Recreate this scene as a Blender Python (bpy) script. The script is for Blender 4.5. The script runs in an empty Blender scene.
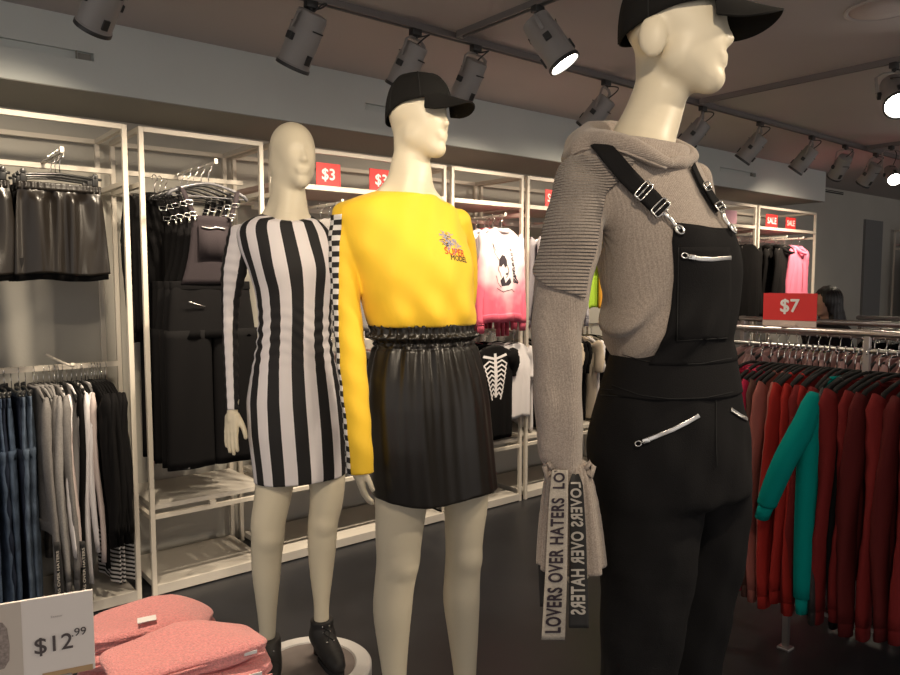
import bpy, bmesh, math, random
import numpy as np
from mathutils import Vector, Matrix
from mathutils.bvhtree import BVHTree
random.seed(7); RNG = np.random.RandomState(7)
SC = bpy.context.scene; COL = SC.collection
PI = math.pi

# ------------------------------------------------------------------ camera, world, exposure
FPX = 735.0; YAW = math.radians(50.8); PITCH = math.atan(56/735); EYE = 1.5
F0 = np.array([math.cos(YAW), math.sin(YAW), 0.0]); RT = np.array([math.sin(YAW), -math.cos(YAW), 0.0])
UP = np.array([0, 0, 1.0]); FW = F0*math.cos(PITCH) - UP*math.sin(PITCH); UC = np.cross(RT, FW)
CAM = np.array([0, 0, EYE])
cd = bpy.data.cameras.new('camera'); cam = bpy.data.objects.new('camera', cd); COL.objects.link(cam)
cd.sensor_fit = 'HORIZONTAL'; cd.sensor_width = 36; cd.lens = FPX/900*36; cd.clip_start = 0.02
cam.matrix_world = Matrix([[RT[0], UC[0], -FW[0], 0], [RT[1], UC[1], -FW[1], 0], [RT[2], UC[2], -FW[2], EYE], [0, 0, 0, 1]])
SC.camera = cam
SC.view_settings.view_transform = 'Standard'; SC.view_settings.look = 'None'
SC.view_settings.gamma = 1; SC.view_settings.exposure = 0.42; SC.view_settings.use_curve_mapping = False
w = bpy.data.worlds.new('world'); SC.world = w; w.use_nodes = True
w.node_tree.nodes['Background'].inputs[0].default_value = (1.0, 0.92, 0.86, 1)
w.node_tree.nodes['Background'].inputs[1].default_value = 0.62
SPOT_POWER = 2.2

def at(x, y, H):
    """the point seen at pixel x, y at horizontal distance H"""
    d = FW + RT*(x-450)/FPX - UC*(y-337.5)/FPX
    return CAM + d*(H/(d@F0))
def on_y(x, y, Y):
    d = FW + RT*(x-450)/FPX - UC*(y-337.5)/FPX
    return CAM + d*(Y/d[1])
def on_z(x, y, z):
    d = FW + RT*(x-450)/FPX - UC*(y-337.5)/FPX
    return CAM + d*((z-EYE)/d[2])

# ------------------------------------------------------------------ materials
MATS = {}
def nd(nt, t, loc=(0, 0), **kw):
    n = nt.nodes.new(t)
    for k, v in kw.items(): setattr(n, k, v)
    return n
def mat(name, col, rough=0.8, metal=0.0, bump=0.0, bscale=200.0, var=0.0, vscale=30.0, spec=0.5, sheen=0.0, emit=None, estr=0.0, stretch=None, coat=0.0):
    if name in MATS: return MATS[name]
    m = bpy.data.materials.new(name); m.use_nodes = True; nt = m.node_tree; b = nt.nodes['Principled BSDF']
    b.inputs['Base Color'].default_value = (*col, 1); b.inputs['Roughness'].default_value = rough
    b.inputs['Metallic'].default_value = metal; b.inputs['Specular IOR Level'].default_value = spec
    b.inputs['Sheen Weight'].default_value = sheen; b.inputs['Coat Weight'].default_value = coat
    if emit: b.inputs['Emission Color'].default_value = (*emit, 1); b.inputs['Emission Strength'].default_value = estr
    tc = nd(nt, 'ShaderNodeTexCoord'); src = tc.outputs['Object']
    if stretch:
        mp = nd(nt, 'ShaderNodeMapping'); mp.inputs['Scale'].default_value = stretch
        nt.links.new(src, mp.inputs[0]); src = mp.outputs[0]
    if bump:
        n = nd(nt, 'ShaderNodeTexNoise'); n.inputs['Scale'].default_value = bscale; n.inputs['Detail'].default_value = 3
        nt.links.new(src, n.inputs['Vector'])
        bp = nd(nt, 'ShaderNodeBump'); bp.inputs['Strength'].default_value = bump; bp.inputs['Distance'].default_value = 0.004
        nt.links.new(n.outputs[0], bp.inputs['Height']); nt.links.new(bp.outputs[0], b.inputs['Normal'])
    if var:
        n = nd(nt, 'ShaderNodeTexNoise'); n.inputs['Scale'].default_value = vscale; n.inputs['Detail'].default_value = 4
        nt.links.new(src, n.inputs['Vector'])
        r = nd(nt, 'ShaderNodeMapRange'); r.inputs[1].default_value = 0.3; r.inputs[2].default_value = 0.7
        r.inputs[3].default_value = 1-var; r.inputs[4].default_value = 1+var
        nt.links.new(n.outputs[0], r.inputs[0])
        mx = nd(nt, 'ShaderNodeMix', data_type='RGBA', blend_type='MULTIPLY'); mx.inputs[0].default_value = 1
        mx.inputs[6].default_value = (*col, 1); nt.links.new(r.outputs[0], mx.inputs[7]); nt.links.new(mx.outputs[2], b.inputs['Base Color'])
    MATS[name] = m; return m
def attr_mat(name, build, rough=0.85, bump=0.0, bscale=300.0):
    """build(nt, math_fn, attribute sockets) -> colour socket"""
    if name in MATS: return MATS[name]
    m = bpy.data.materials.new(name); m.use_nodes = True; nt = m.node_tree; b = nt.nodes['Principled BSDF']
    b.inputs['Roughness'].default_value = rough
    def M(op, a, c=None):
        n = nd(nt, 'ShaderNodeMath', operation=op)
        for i, v in enumerate((a, c)):
            if v is None: continue
            if isinstance(v, (int, float)): n.inputs[i].default_value = v
            else: nt.links.new(v, n.inputs[i])
        return n.outputs[0]
    def A(an):
        n = nd(nt, 'ShaderNodeAttribute'); n.attribute_name = an; return n.outputs['Fac']
    def mix(f, a, c):
        n = nd(nt, 'ShaderNodeMix', data_type='RGBA'); nt.links.new(f, n.inputs[0]) if not isinstance(f, float) else None
        for i, v in ((6, a), (7, c)):
            if isinstance(v, tuple): n.inputs[i].default_value = (*v, 1)
            else: nt.links.new(v, n.inputs[i])
        return n.outputs[2]
    nt.links.new(build(nt, M, A, mix), b.inputs['Base Color'])
    if bump:
        tc = nd(nt, 'ShaderNodeTexCoord'); n = nd(nt, 'ShaderNodeTexNoise'); n.inputs['Scale'].default_value = bscale
        nt.links.new(tc.outputs['Object'], n.inputs['Vector'])
        bp = nd(nt, 'ShaderNodeBump'); bp.inputs['Strength'].default_value = bump; bp.inputs['Distance'].default_value = 0.003
        nt.links.new(n.outputs[0], bp.inputs['Height']); nt.links.new(bp.outputs[0], b.inputs['Normal'])
    MATS[name] = m; return m

# ------------------------------------------------------------------ objects
def prop(o, label=None, cat=None, group=None, kind=None):
    if label: o['label'] = label
    if cat: o['category'] = cat
    if group: o['group'] = group
    if kind: o['kind'] = kind
    return o
def thing(name, loc=(0, 0, 0), label=None, cat=None, group=None, rz=0.0):
    o = bpy.data.objects.new(name, None); COL.objects.link(o); o.location = tuple(loc); o.rotation_euler = (0, 0, rz)
    o.empty_display_size = 0.05
    return prop(o, label, cat, group)
def root_off(parent):
    off = np.zeros(3); p = parent
    while p is not None: off += np.array(p.location); p = p.parent
    return off
class MB:
    def __init__(s): s.v = []; s.f = []; s.n = 0; s.uv = {}
    def add(s, v, f):
        v = np.asarray(v, float).reshape(-1, 3); s.v.append(v); s.f += [tuple(i+s.n for i in q) for q in f]; s.n += len(v); return s
    def box(s, c, d, rot=None, bev=0.0):
        c = np.array(c, float); h = np.array(d, float)/2
        if bev > 0:
            bm = bmesh.new(); bmesh.ops.create_cube(bm, size=1)
            for v in bm.verts: v.co = Vector([v.co[i]*2*h[i] for i in range(3)])
            bmesh.ops.bevel(bm, geom=bm.edges[:], offset=min(bev, min(h)*0.9), segments=2, affect='EDGES', profile=0.5)
            P = np.array([v.co[:] for v in bm.verts]); bm.verts.index_update(); Fc = [tuple(v.index for v in f.verts) for f in bm.faces]; bm.free()
        else:
            P = np.array([[x, y, z] for z in (-1, 1) for y in (-1, 1) for x in (-1, 1)])*h
            Fc = [(0, 2, 3, 1), (4, 5, 7, 6), (0, 1, 5, 4), (2, 6, 7, 3), (0, 4, 6, 2), (1, 3, 7, 5)]
        if rot is not None: P = P@np.array(rot).T
        return s.add(P+c, Fc)
    def tube(s, pts, r, n=10, caps=True, closed=False, flat=1.0, up=None):
        pts = np.array(pts, float); k = len(pts); r = np.broadcast_to(np.array(r, float), (k,))
        T = np.gradient(pts, axis=0) if not closed else np.roll(pts, -1, 0)-np.roll(pts, 1, 0)
        T /= np.linalg.norm(T, axis=1)[:, None]+1e-12
        a = np.array(up if up is not None else ((0, 0, 1) if abs(T[0][2]) < 0.9 else (1, 0, 0)), float)
        V = []
        for i in range(k):
            a = a-T[i]*(a@T[i]); nn = np.linalg.norm(a); a = a/nn if nn > 1e-6 else np.cross(T[i], (0.3, 0.5, 0.8))
            b = np.cross(T[i], a)
            for j in range(n):
                t = 2*PI*j/n; V.append(pts[i]+r[i]*(a*math.cos(t)*flat+b*math.sin(t)))
        Fc = []
        for i in range(k if closed else k-1):
            for j in range(n):
                i2 = (i+1) % k; Fc.append((i*n+j, i*n+(j+1) % n, i2*n+(j+1) % n, i2*n+j))
        if caps and not closed: Fc += [tuple(range(n))[::-1], tuple((k-1)*n+j for j in range(n))]
        return s.add(V, Fc)
    def loft(s, rings, caps=True, closed=True):
        rings = [np.asarray(r, float) for r in rings]; n = len(rings[0]); Fc = []
        for i in range(len(rings)-1):
            for j in range(n if closed else n-1):
                Fc.append((i*n+j, i*n+(j+1) % n, (i+1)*n+(j+1) % n, (i+1)*n+j))
        if caps: Fc += [tuple(range(n))[::-1], tuple((len(rings)-1)*n+j for j in range(n))]
        return s.add(np.concatenate(rings), Fc)
    def lathe(s, prof, c=(0, 0, 0), n=32, rot=None):
        rings = []
        for r, z in prof:
            t = np.arange(n)*2*PI/n; rings.append(np.stack([r*np.cos(t), r*np.sin(t), np.full(n, z)], 1))
        V = np.concatenate(rings)
        if rot is not None: V = V@np.array(rot).T
        V = V+np.array(c); Fc = []
        for i in range(len(prof)-1):
            for j in range(n): Fc.append((i*n+j, i*n+(j+1) % n, (i+1)*n+(j+1) % n, (i+1)*n+j))
        Fc += [tuple(range(n))[::-1], tuple((len(prof)-1)*n+j for j in range(n))]
        return s.add(V, Fc)
    def grid(s, P, thick=None, nrm=None):
        """P: (a,b,3) sheet; with thick it becomes a closed slab along -nrm"""
        a, b, _ = P.shape; idx = np.arange(a*b).reshape(a, b)
        Fc = [(idx[i, j], idx[i, j+1], idx[i+1, j+1], idx[i+1, j]) for i in range(a-1) for j in range(b-1)]
        if thick is None: return s.add(P.reshape(-1, 3), Fc)
        if nrm is None:
            du = np.gradient(P, axis=1); dv = np.gradient(P, axis=0); nrm = np.cross(du, dv); nrm /= np.linalg.norm(nrm, axis=2)[..., None]+1e-12
        Q = P-np.asarray(nrm)*thick; V = np.concatenate([P.reshape(-1, 3), Q.reshape(-1, 3)]); o = a*b
        Fc += [tuple(o+k for k in q[::-1]) for q in list(Fc)]
        per = [idx[0, j] for j in range(b)]+[idx[i, b-1] for i in range(1, a)]+[idx[a-1, j] for j in range(b-2, -1, -1)]+[idx[i, 0] for i in range(a-2, 0, -1)]
        for q in range(len(per)):
            p0, p1 = per[q], per[(q+1) % len(per)]; Fc.append((p1, p0, p0+o, p1+o))
        return s.add(V, Fc)
    def build(s, name, m, parent=None, smooth=True, world=False, loc=None, attrs=None, sub=0):
        V = np.concatenate(s.v) if s.v else np.zeros((0, 3))
        if world and parent is not None: V = V-root_off(parent)
        if loc is not None and parent is None and world: V = V-np.array(loc)
        me = bpy.data.meshes.new(name); me.from_pydata(V.tolist(), [], [tuple(int(i) for i in f) for f in s.f]); me.validate()
        bm = bmesh.new(); bm.from_mesh(me); bmesh.ops.recalc_face_normals(bm, faces=bm.faces[:]); bm.to_mesh(me); bm.free()
        for mm in (m if isinstance(m, (list, tuple)) else [m]): me.materials.append(mm)
        if smooth:
            me.polygons.foreach_set('use_smooth', [True]*len(me.polygons))
            if smooth == 'auto': me.set_sharp_from_angle(angle=math.radians(35))
        for k, v in (attrs or {}).items():
            at_ = me.attributes.new(k, 'FLOAT', 'POINT'); at_.data.foreach_set('value', np.asarray(v, dtype=np.float32))
        o = bpy.data.objects.new(name, me); COL.objects.link(o); o.parent = parent
        if loc is not None: o.location = tuple(loc)
        if sub:
            md = o.modifiers.new('sub', 'SUBSURF'); md.levels = sub; md.render_levels = sub
        return o
def copy_tree(o, parent=None, **kw):
    c = o.copy(); COL.objects.link(c)
    if parent is not None: c.parent = parent
    for ch in list(o.children): copy_tree(ch, c)
    for k, v in kw.items():
        if k == 'mat': setmat(c, v)
        elif k == 'loc': c.location = tuple(v)
        elif k == 'rz': c.rotation_euler = (0, 0, v)
        elif k == 'scale': c.scale = v
        else: c[k] = v
    return c

def text_mesh(txt, size, bold=0.0, extrude=0.0, align='CENTER', mirror=False, spacing=1.0):
    cu = bpy.data.curves.new('t', 'FONT'); cu.body = txt; cu.size = size; cu.align_x = align; cu.align_y = 'CENTER'
    cu.extrude = extrude; cu.space_character = spacing; cu.resolution_u = 4
    o = bpy.data.objects.new('t', cu); COL.objects.link(o)
    dg = bpy.context.evaluated_depsgraph_get(); me = bpy.data.meshes.new_from_object(o.evaluated_get(dg))
    V = np.array([v.co[:] for v in me.vertices]).reshape(-1, 3); Fc = [tuple(p.vertices) for p in me.polygons]
    bpy.data.objects.remove(o); bpy.data.curves.remove(cu); bpy.data.meshes.remove(me)
    if mirror: V[:, 0] *= -1
    if bold:  # heavier strokes
        n = len(V); W, Fa = [V], list(Fc)
        for i, (dx, dy) in enumerate(((1, 0), (-1, 0), (0, 1), (0, -1), (.7, .7), (-.7, .7), (.7, -.7), (-.7, -.7))): W.append(V+[dx*bold, dy*bold, 0.00002*(i+1)]); Fa += [tuple(q+n*(i+1) for q in f) for f in Fc]
        V = np.concatenate(W); Fc = Fa
    return V, Fc
def frame_pts(V, o, ex, ey, ez=None):
    ex = np.array(ex, float); ey = np.array(ey, float); ez = np.cross(ex, ey) if ez is None else np.array(ez)
    return np.array(o)+V[:, :1]*ex+V[:, 1:2]*ey+V[:, 2:3]*ez
def densify(V, Fc, step):
    bm = bmesh.new(); vs = [bm.verts.new(v) for v in V]
    for f in Fc:
        try: bm.faces.new([vs[i] for i in f])
        except ValueError: pass
    bmesh.ops.triangulate(bm, faces=bm.faces[:])
    for _ in range(3):
        e = [e for e in bm.edges if e.calc_length() > step]
        if not e: break
        bmesh.ops.subdivide_edges(bm, edges=e, cuts=1); bmesh.ops.triangulate(bm, faces=bm.faces[:])
    bm.verts.index_update(); P = np.array([v.co[:] for v in bm.verts]); Q = [tuple(v.index for v in f.verts) for f in bm.faces]; bm.free(); return P, Q

# ------------------------------------------------------------------ implicit surfaces (naive surface nets)
def smin(a, b, k):
    h = np.clip(0.5+0.5*(b-a)/k, 0, 1); return b+(a-b)*h-k*h*(1-h)
def smax(a, b, k): return -smin(-a, -b, k)
def cone(P, a, b, ra, rb):
    a = np.asarray(a, np.float32); b = np.asarray(b, np.float32); ba = b-a; l2 = ba@ba+1e-12
    h = np.clip(((P-a)@ba)/l2, 0, 1).astype(np.float32)
    return np.linalg.norm(P-a-h[..., None]*ba, axis=-1)-(ra+(rb-ra)*h)
def refine(pts, m=3):
    """smooth curve through the given (point, radius) list"""
    if len(pts) < 3: return pts
    Q = np.array([[*p, r] for p, r in pts]); n = len(Q); out = []
    E = np.concatenate([[2*Q[0]-Q[1]], Q, [2*Q[-1]-Q[-2]]])
    for i in range(n-1):
        a, b, c, d = E[i:i+4]
        for t in np.arange(m)/m: out.append(0.5*((2*b)+(c-a)*t+(2*a-5*b+4*c-d)*t*t+(3*b-a-3*c+d)*t**3))
    out.append(Q[-1]); return [(q[:3], q[3]) for q in out]
_RC = {}
def chain(P, pts, k=0.012, m=3):
    """a limb or tube through (point, radius) pairs"""
    key = tuple(float(x) for p, r in pts for x in (*p, r))
    if key not in _RC: _RC[key] = refine(pts, m)
    rp = _RC[key]; A = np.array([p for p, r in rp], np.float32); R_ = np.array([r for p, r in rp], np.float32); kk = min(k, 0.003)
    lo = (A-R_[:, None]).min(0); hi = (A+R_[:, None]).max(0); sh = P.shape[:-1]; F = np.asarray(P, np.float32).reshape(-1, 3)
    bd = np.linalg.norm(np.maximum(np.maximum(lo-F, F-hi), 0), axis=1); out = bd+0.03; near = bd < 0.07
    if near.any():
        Q = F[near]; d = None
        for (a, ra), (b, rb) in zip(rp[:-1], rp[1:]):
            e = cone(Q, a, b, ra, rb); d = e if d is None else np.minimum(d, e)
        out[near] = d
    return out.reshape(sh)
def ell(P, c, r):
    q = (P-np.asarray(c, np.float32))/np.asarray(r, np.float32); l = np.linalg.norm(q, axis=-1)
    return (l-1)*min(r)
def snets(fn, lo, hi, h):
    lo = np.array(lo, float); hi = np.array(hi, float); n = np.ceil((hi-lo)/h).astype(int)+1
    ax = [lo[i]+h*np.arange(n[i]) for i in range(3)]
    B = 6; nb = -(-n//B); n = nb*B+1; ax = [lo[i]+h*np.arange(n[i]) for i in range(3)]  # blocks far from the surface are filled from their centre value
    cx = [lo[i]+h*(np.arange(nb[i])*B+B/2) for i in range(3)]; X, Y, Z = np.meshgrid(*cx, indexing='ij')
    cen = fn(np.stack([X, Y, Z], -1).astype(np.float32)); G = np.full(tuple(n), 1.0, np.float32)
    near = np.abs(cen) < B*h*0.87*1.45+0.008
    G[:-1, :-1, :-1] = np.repeat(np.repeat(np.repeat(cen, B, 0), B, 1), B, 2)
    K = np.argwhere(near); g = np.arange(B+1); off = np.stack(np.meshgrid(g, g, g, indexing='ij'), -1).reshape(-1, 3)
    for k0 in range(0, len(K), 600):
        kk = K[k0:k0+600]; I = kk[:, None]*B+off[None]; P = (lo+h*I).astype(np.float32); v = fn(P)
        G[I[..., 0], I[..., 1], I[..., 2]] = v
    S = G < 0
    s = [S[a:a+n[0]-1, b:b+n[1]-1, c:c+n[2]-1] for a in (0, 1) for b in (0, 1) for c in (0, 1)]
    cnt = sum(x.astype(np.int8) for x in s); act = (cnt > 0) & (cnt < 8); I = np.argwhere(act)
    acc = np.zeros((len(I), 3)); num = np.zeros(len(I)); corners = [(a, b, c) for a in (0, 1) for b in (0, 1) for c in (0, 1)]
    for a in corners:
        for d in range(3):
            if a[d]: continue
            b = list(a); b[d] = 1
            ga = G[I[:, 0]+a[0], I[:, 1]+a[1], I[:, 2]+a[2]]; gb = G[I[:, 0]+b[0], I[:, 1]+b[1], I[:, 2]+b[2]]
            m = (ga < 0) != (gb < 0); t = np.where(m, ga/(ga-gb+1e-20), 0)
            p = np.array(a, float)[None]+0*I; p[:, d] = t; acc[m] += p[m]; num[m] += 1
    V = lo+h*(I+acc/num[:, None]); idm = -np.ones(act.shape, int); idm[act] = np.arange(len(I)); Fs = []
    for d in range(3):
        e1, e2 = [(1, 2), (2, 0), (0, 1)][d]
        sl0 = [slice(None)]*3; sl1 = [slice(None)]*3; sl0[d] = slice(0, -1); sl1[d] = slice(1, None)
        A = S[tuple(sl0)]; B = S[tuple(sl1)]; E = np.argwhere(A != B)
        E = E[(E[:, e1] > 0) & (E[:, e2] > 0) & (E[:, e1] < n[e1]-1) & (E[:, e2] < n[e2]-1)]
        fl = A[tuple(E.T)]
        def c(o1, o2):
            q = E.copy(); q[:, e1] -= o1; q[:, e2] -= o2; return idm[tuple(q.T)]
        Q = np.stack([c(1, 1), c(0, 1), c(0, 0), c(1, 0)], 1); Q[~fl] = Q[~fl][:, ::-1]; Fs.append(Q)
    Fq = np.concatenate(Fs); Fq = Fq[(Fq >= 0).all(1)]
    for _ in range(2):  # settle the vertices on the surface
        g0 = fn(V.astype(np.float32)); e = h*0.3; gr = np.stack([fn((V+np.eye(3)[i]*e).astype(np.float32))-g0 for i in range(3)], 1)/e
        st = -g0[:, None]*gr/((gr**2).sum(1)[:, None]+1e-6); ln = np.linalg.norm(st, axis=1)[:, None]; V = V+st*np.minimum(1, h*0.7/(ln+1e-12))
    return V, Fq
def build_sdf(name, fn, lo, hi, h, m, parent, attrs=None):
    V, Q = snets(fn, lo, hi, h); b = MB(); b.v = [V]; b.n = len(V); b.f = Q.tolist()
    me = bpy.data.meshes.new(name); me.from_pydata((V-root_off(parent)).tolist(), [], b.f); me.validate()
    me.polygons.foreach_set('use_smooth', [True]*len(me.polygons))
    for mm in (m if isinstance(m, (list, tuple)) else [m]): me.materials.append(mm)
    for k, f in (attrs or {}).items():
        a = me.attributes.new(k, 'FLOAT', 'POINT'); a.data.foreach_set('value', f(V).astype(np.float32))
    o = bpy.data.objects.new(name, me); COL.objects.link(o); o.parent = parent; return o
def march(fn, P0, D, tmax, off=0.0, n=60):
    """first crossing of fn=off going from P0 along D"""
    P0 = np.asarray(P0, float).reshape(-1, 3); D = np.asarray(D, float); D = np.broadcast_to(D, P0.shape)
    ts = np.linspace(0, tmax, n); lo = np.zeros(len(P0)); hi = np.zeros(len(P0)); bad = np.ones(len(P0), bool)
    for k0 in range(0, len(P0), 1500):
        sl = slice(k0, k0+1500); V = fn((P0[sl, None]+D[sl, None]*ts[None, :, None]).astype(np.float32))-off; hit = (V[:, :-1] > 0) & (V[:, 1:] <= 0)
        ok = hit.any(1); i = hit.argmax(1); lo[sl] = np.where(ok, ts[i], np.nan); hi[sl] = np.where(ok, ts[i+1], np.nan)
    bad = np.isnan(lo); lo[bad] = 0; hi[bad] = 0
    for _ in range(9):
        mid = (lo+hi)/2; c = fn((P0+D*mid[:, None]).astype(np.float32))-off; s = c > 0; lo = np.where(s, mid, lo); hi = np.where(s, hi, mid)
    return P0+D*lo[:, None], ~bad
def grad(fn, P, e=0.002):
    P = np.asarray(P, float).reshape(-1, 3); g = np.stack([fn((P+np.eye(3)[i]*e).astype(np.float32))-fn((P-np.eye(3)[i]*e).astype(np.float32)) for i in range(3)], 1)
    return g/(np.linalg.norm(g, axis=1)[:, None]+1e-12)
def seen_on(fn, x, y, H, off=0.0):
    """the point of a surface that shows at pixel x,y, searched around distance H"""
    p = at(x, y, H); d = (p-CAM)/np.linalg.norm(p-CAM); q, ok = march(fn, p-d*0.35, d, 0.7, off, 110)
    return (q[0] if ok[0] else p), ok[0]
def smooth_rows(zs, vals, step=0.01, sig=0.012):
    """piecewise linear profile, rounded off"""
    o = np.argsort(zs); zs = np.array(zs)[o]; vals = np.array(vals)[o]
    zz = np.arange(zs[0]-0.05, zs[-1]+0.05, step); v = np.interp(zz, zs, vals)
    k = np.exp(-0.5*(np.arange(-8, 9)*step/sig)**2); k /= k.sum(); v = np.convolve(np.pad(v, 8, mode='edge'), k, 'valid'); return zz, v
class Body:
    """a garment or torso whose outline is given row by row; elliptical in plan, turned by phi"""
    def __init__(s, H, phi, rows, ratio=0.7, sig=0.012, power=2.0, tilt=0.0):
        s.H = H; s.phi = phi; s.cp, s.sp = math.cos(phi), math.sin(phi); s.power = power; s.tilt = tilt
        zs, cs, ws, ks = [], [], [], []
        for r in rows:
            y, xl, xr = r[:3]; z = at((xl+xr)/2, y, H)[2]; sc = H/FPX*1.0
            a = (at(xl, y, H)-CAM)@RT; b = (at(xr, y, H)-CAM)@RT
            zs.append(z); cs.append((a+b)/2); ws.append((b-a)/2); ks.append(r[3] if len(r) > 3 else ratio)
        s.z, s.c = smooth_rows(zs, cs, sig=sig); _, s.w = smooth_rows(zs, ws, sig=sig); _, s.k = smooth_rows(zs, ks, sig=sig)
        s.z0, s.z1 = min(zs), max(zs)
    def local(s, P):
        z = P[..., 2]; lat = P@RT.astype(np.float32)-np.interp(z, s.z, s.c); dep = P@F0.astype(np.float32)-s.H
        return lat*s.cp+dep*s.sp, lat*s.sp-dep*s.cp, z
    def ab(s, z):
        w = np.interp(z, s.z, s.w); k = np.interp(z, s.z, s.k); a = w/np.sqrt(s.cp**2+(k*s.sp)**2); return a, a*k
    def world(s, l, f, z):
        lat = l*s.cp+f*s.sp+np.interp(z, s.z, s.c); dep = l*s.sp-f*s.cp+s.H
        return np.asarray(lat)[..., None]*RT+np.asarray(dep)[..., None]*F0+np.asarray(z)[..., None]*UP
    def field(s, P, infl=0.0, extra=None, cap=0.01, z0=None, z1=None):
        l, f, z = s.local(P); a, b = s.ab(z); a = a+infl; b = b+infl
        q = (np.abs(l/a)**s.power+np.abs(f/b)**s.power)**(1/s.power)
        g = (q-1)*np.minimum(a, b)
        if extra is not None: g = g-extra(l, f, z)
        g = smax(g, z+s.tilt*np.maximum(f, -0.03)-(s.z1 if z1 is None else z1), cap); return smax(g, (s.z0 if z0 is None else z0)-z, cap)
def bump3(l, f, z, c, r, h):
    return h*np.exp(-(((l-c[0])/r[0])**2+((f-c[1])/r[1])**2+((z-c[2])/r[2])**2))
# ------------------------------------------------------------------ the setting
m_bulk = mat('grey_wall_paint', (0.62, 0.655, 0.635), 0.75, bump=0.15, bscale=60, var=0.03, vscale=3)
m_wall = mat('back_wall_paint', (0.50, 0.48, 0.43), 0.8, bump=0.15, bscale=60, var=0.04, vscale=2)
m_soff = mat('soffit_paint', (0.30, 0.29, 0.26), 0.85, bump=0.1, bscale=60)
m_ceil = mat('ceiling_paint', (0.46, 0.42, 0.41), 0.85, bump=0.1, bscale=50, var=0.03, vscale=1.5)
m_floor = mat('polished_dark_floor', (0.019, 0.0195, 0.023), 0.36, bump=0.04, bscale=8, var=0.35, vscale=2.2, spec=0.5)
m_dark = mat('dark_gap', (0.02, 0.02, 0.02), 0.7)
def slab(name, lo, hi, m):
    b = MB(); lo = np.array(lo, float); hi = np.array(hi, float); b.box((lo+hi)/2, hi-lo); return prop(b.build(name, m, smooth=False), kind='structure')
CZ = 2.625; BZ = 2.322; BX = 7.85
slab('floor', (-3.5, -4.0, -0.1), (15.0, 4.15, 0.0), m_floor)
slab('ceiling', (-3.5, -4.0, CZ), (15.0, 4.15, CZ+0.1), m_ceil)
slab('wall_back', (-3.5, 4.05, 0), (15.0, 4.15, CZ), m_wall)
slab('wall_right', (14.9, -4.0, 0), (15.0, 4.15, CZ), m_wall)
# bulkhead above the racks with its return air slots
b = MB(); slots = [(-0.6, 0.87), (2.25, 2.75), (3.93, 4.5), (5.85, 6.45)]
def bulkface(b, x0, x1, z0, z1): b.box(((x0+x1)/2, 3.515, (z0+z1)/2), (x1-x0, 0.03, z1-z0))
xs = -3.5
for a, c in slots:
    bulkface(b, xs, a, BZ, CZ); bulkface(b, a, c, BZ, 2.445); bulkface(b, a, c, 2.485, CZ); xs = c
bulkface(b, xs, BX, BZ, CZ)
b.box(((BX-3.5)/2, 3.79, 2.46), (BX+3.5, 0.52, 0.2)); 
prop(b.build('wall_bulkhead', m_bulk, smooth=False), kind='structure')
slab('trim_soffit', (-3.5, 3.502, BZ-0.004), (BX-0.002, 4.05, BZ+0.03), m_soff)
for i, (a, c) in enumerate(slots):
    t = thing('air_vent', ((a+c)/2, 3.5, 2.465), ['long slot vent in the grey bulkhead above the leather skirts', 'slot vent in the bulkhead behind the cap of the yellow top mannequin', 'slot vent in the bulkhead beside the grey sweater mannequin', 'slot vent in the bulkhead above the far sale racks'][i], 'vent', 'air vents in the bulkhead')
    b = MB(); b.box((0, 0.028, 0), (c-a, 0.004, 0.04)); b.build('backing', m_bulk, t, smooth=False)
    b = MB(); b.box((0, 0.004, 0.0185), (c-a, 0.012, 0.003)); b.box((0, 0.004, -0.0185), (c-a, 0.012, 0.003)); b.box(((c-a)/2-0.0015, 0.004, 0), (0.003, 0.012, 0.04)); b.box((-(c-a)/2+0.0015, 0.004, 0), (0.003, 0.012, 0.04)); b.build('frame', m_bulk, t, smooth=False)
    b = MB(); b.box(((c-a)/2-0.07, 0.006, 0), (0.004, 0.016, 0.034)); b.box(((c-a)/2-0.035, 0.02, 0), (0.05, 0.004, 0.03)); b.build('damper', m_soff, t, smooth=False)
t = thing('air_vent', (9.2, 4.05, 2.6), 'dark slot vent high on the grey wall past the last rack', 'vent', 'air vents in the bulkhead')
b = MB(); b.box((0, -0.006, -0.02), (0.7, 0.012, 0.03)); b.build('frame', m_dark, t, smooth=False)
b = MB(); b.box((0, -0.014, -0.02), (0.66, 0.006, 0.006)); b.build('slat', m_wall, t, smooth=False)
slab('trim_1', (10.2, 4.02, 0), (10.75, 4.05, 2.3), mat('panel_dark', (0.20, 0.20, 0.20), 0.7))

# ceiling speaker
t = thing('ceiling_speaker', (3.35, 1.28, CZ), 'round flush grille in the ceiling above the black cap', 'speaker')
b = MB(); b.lathe([(0.145, 0.0), (0.148, -0.006), (0.135, -0.009), (0.13, -0.005), (0.13, -0.001)]); b.build('rim', m_ceil, t)
b = MB(); b.lathe([(0.128, -0.001), (0.128, -0.005), (0.05, -0.007), (0.001, -0.0075)]); b.build('grille', mat('grille', (0.46, 0.39, 0.37), 0.7, bump=0.4, bscale=500), t)
SPK = t; SPK.location = tuple(on_z(884, 8, CZ))

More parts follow.
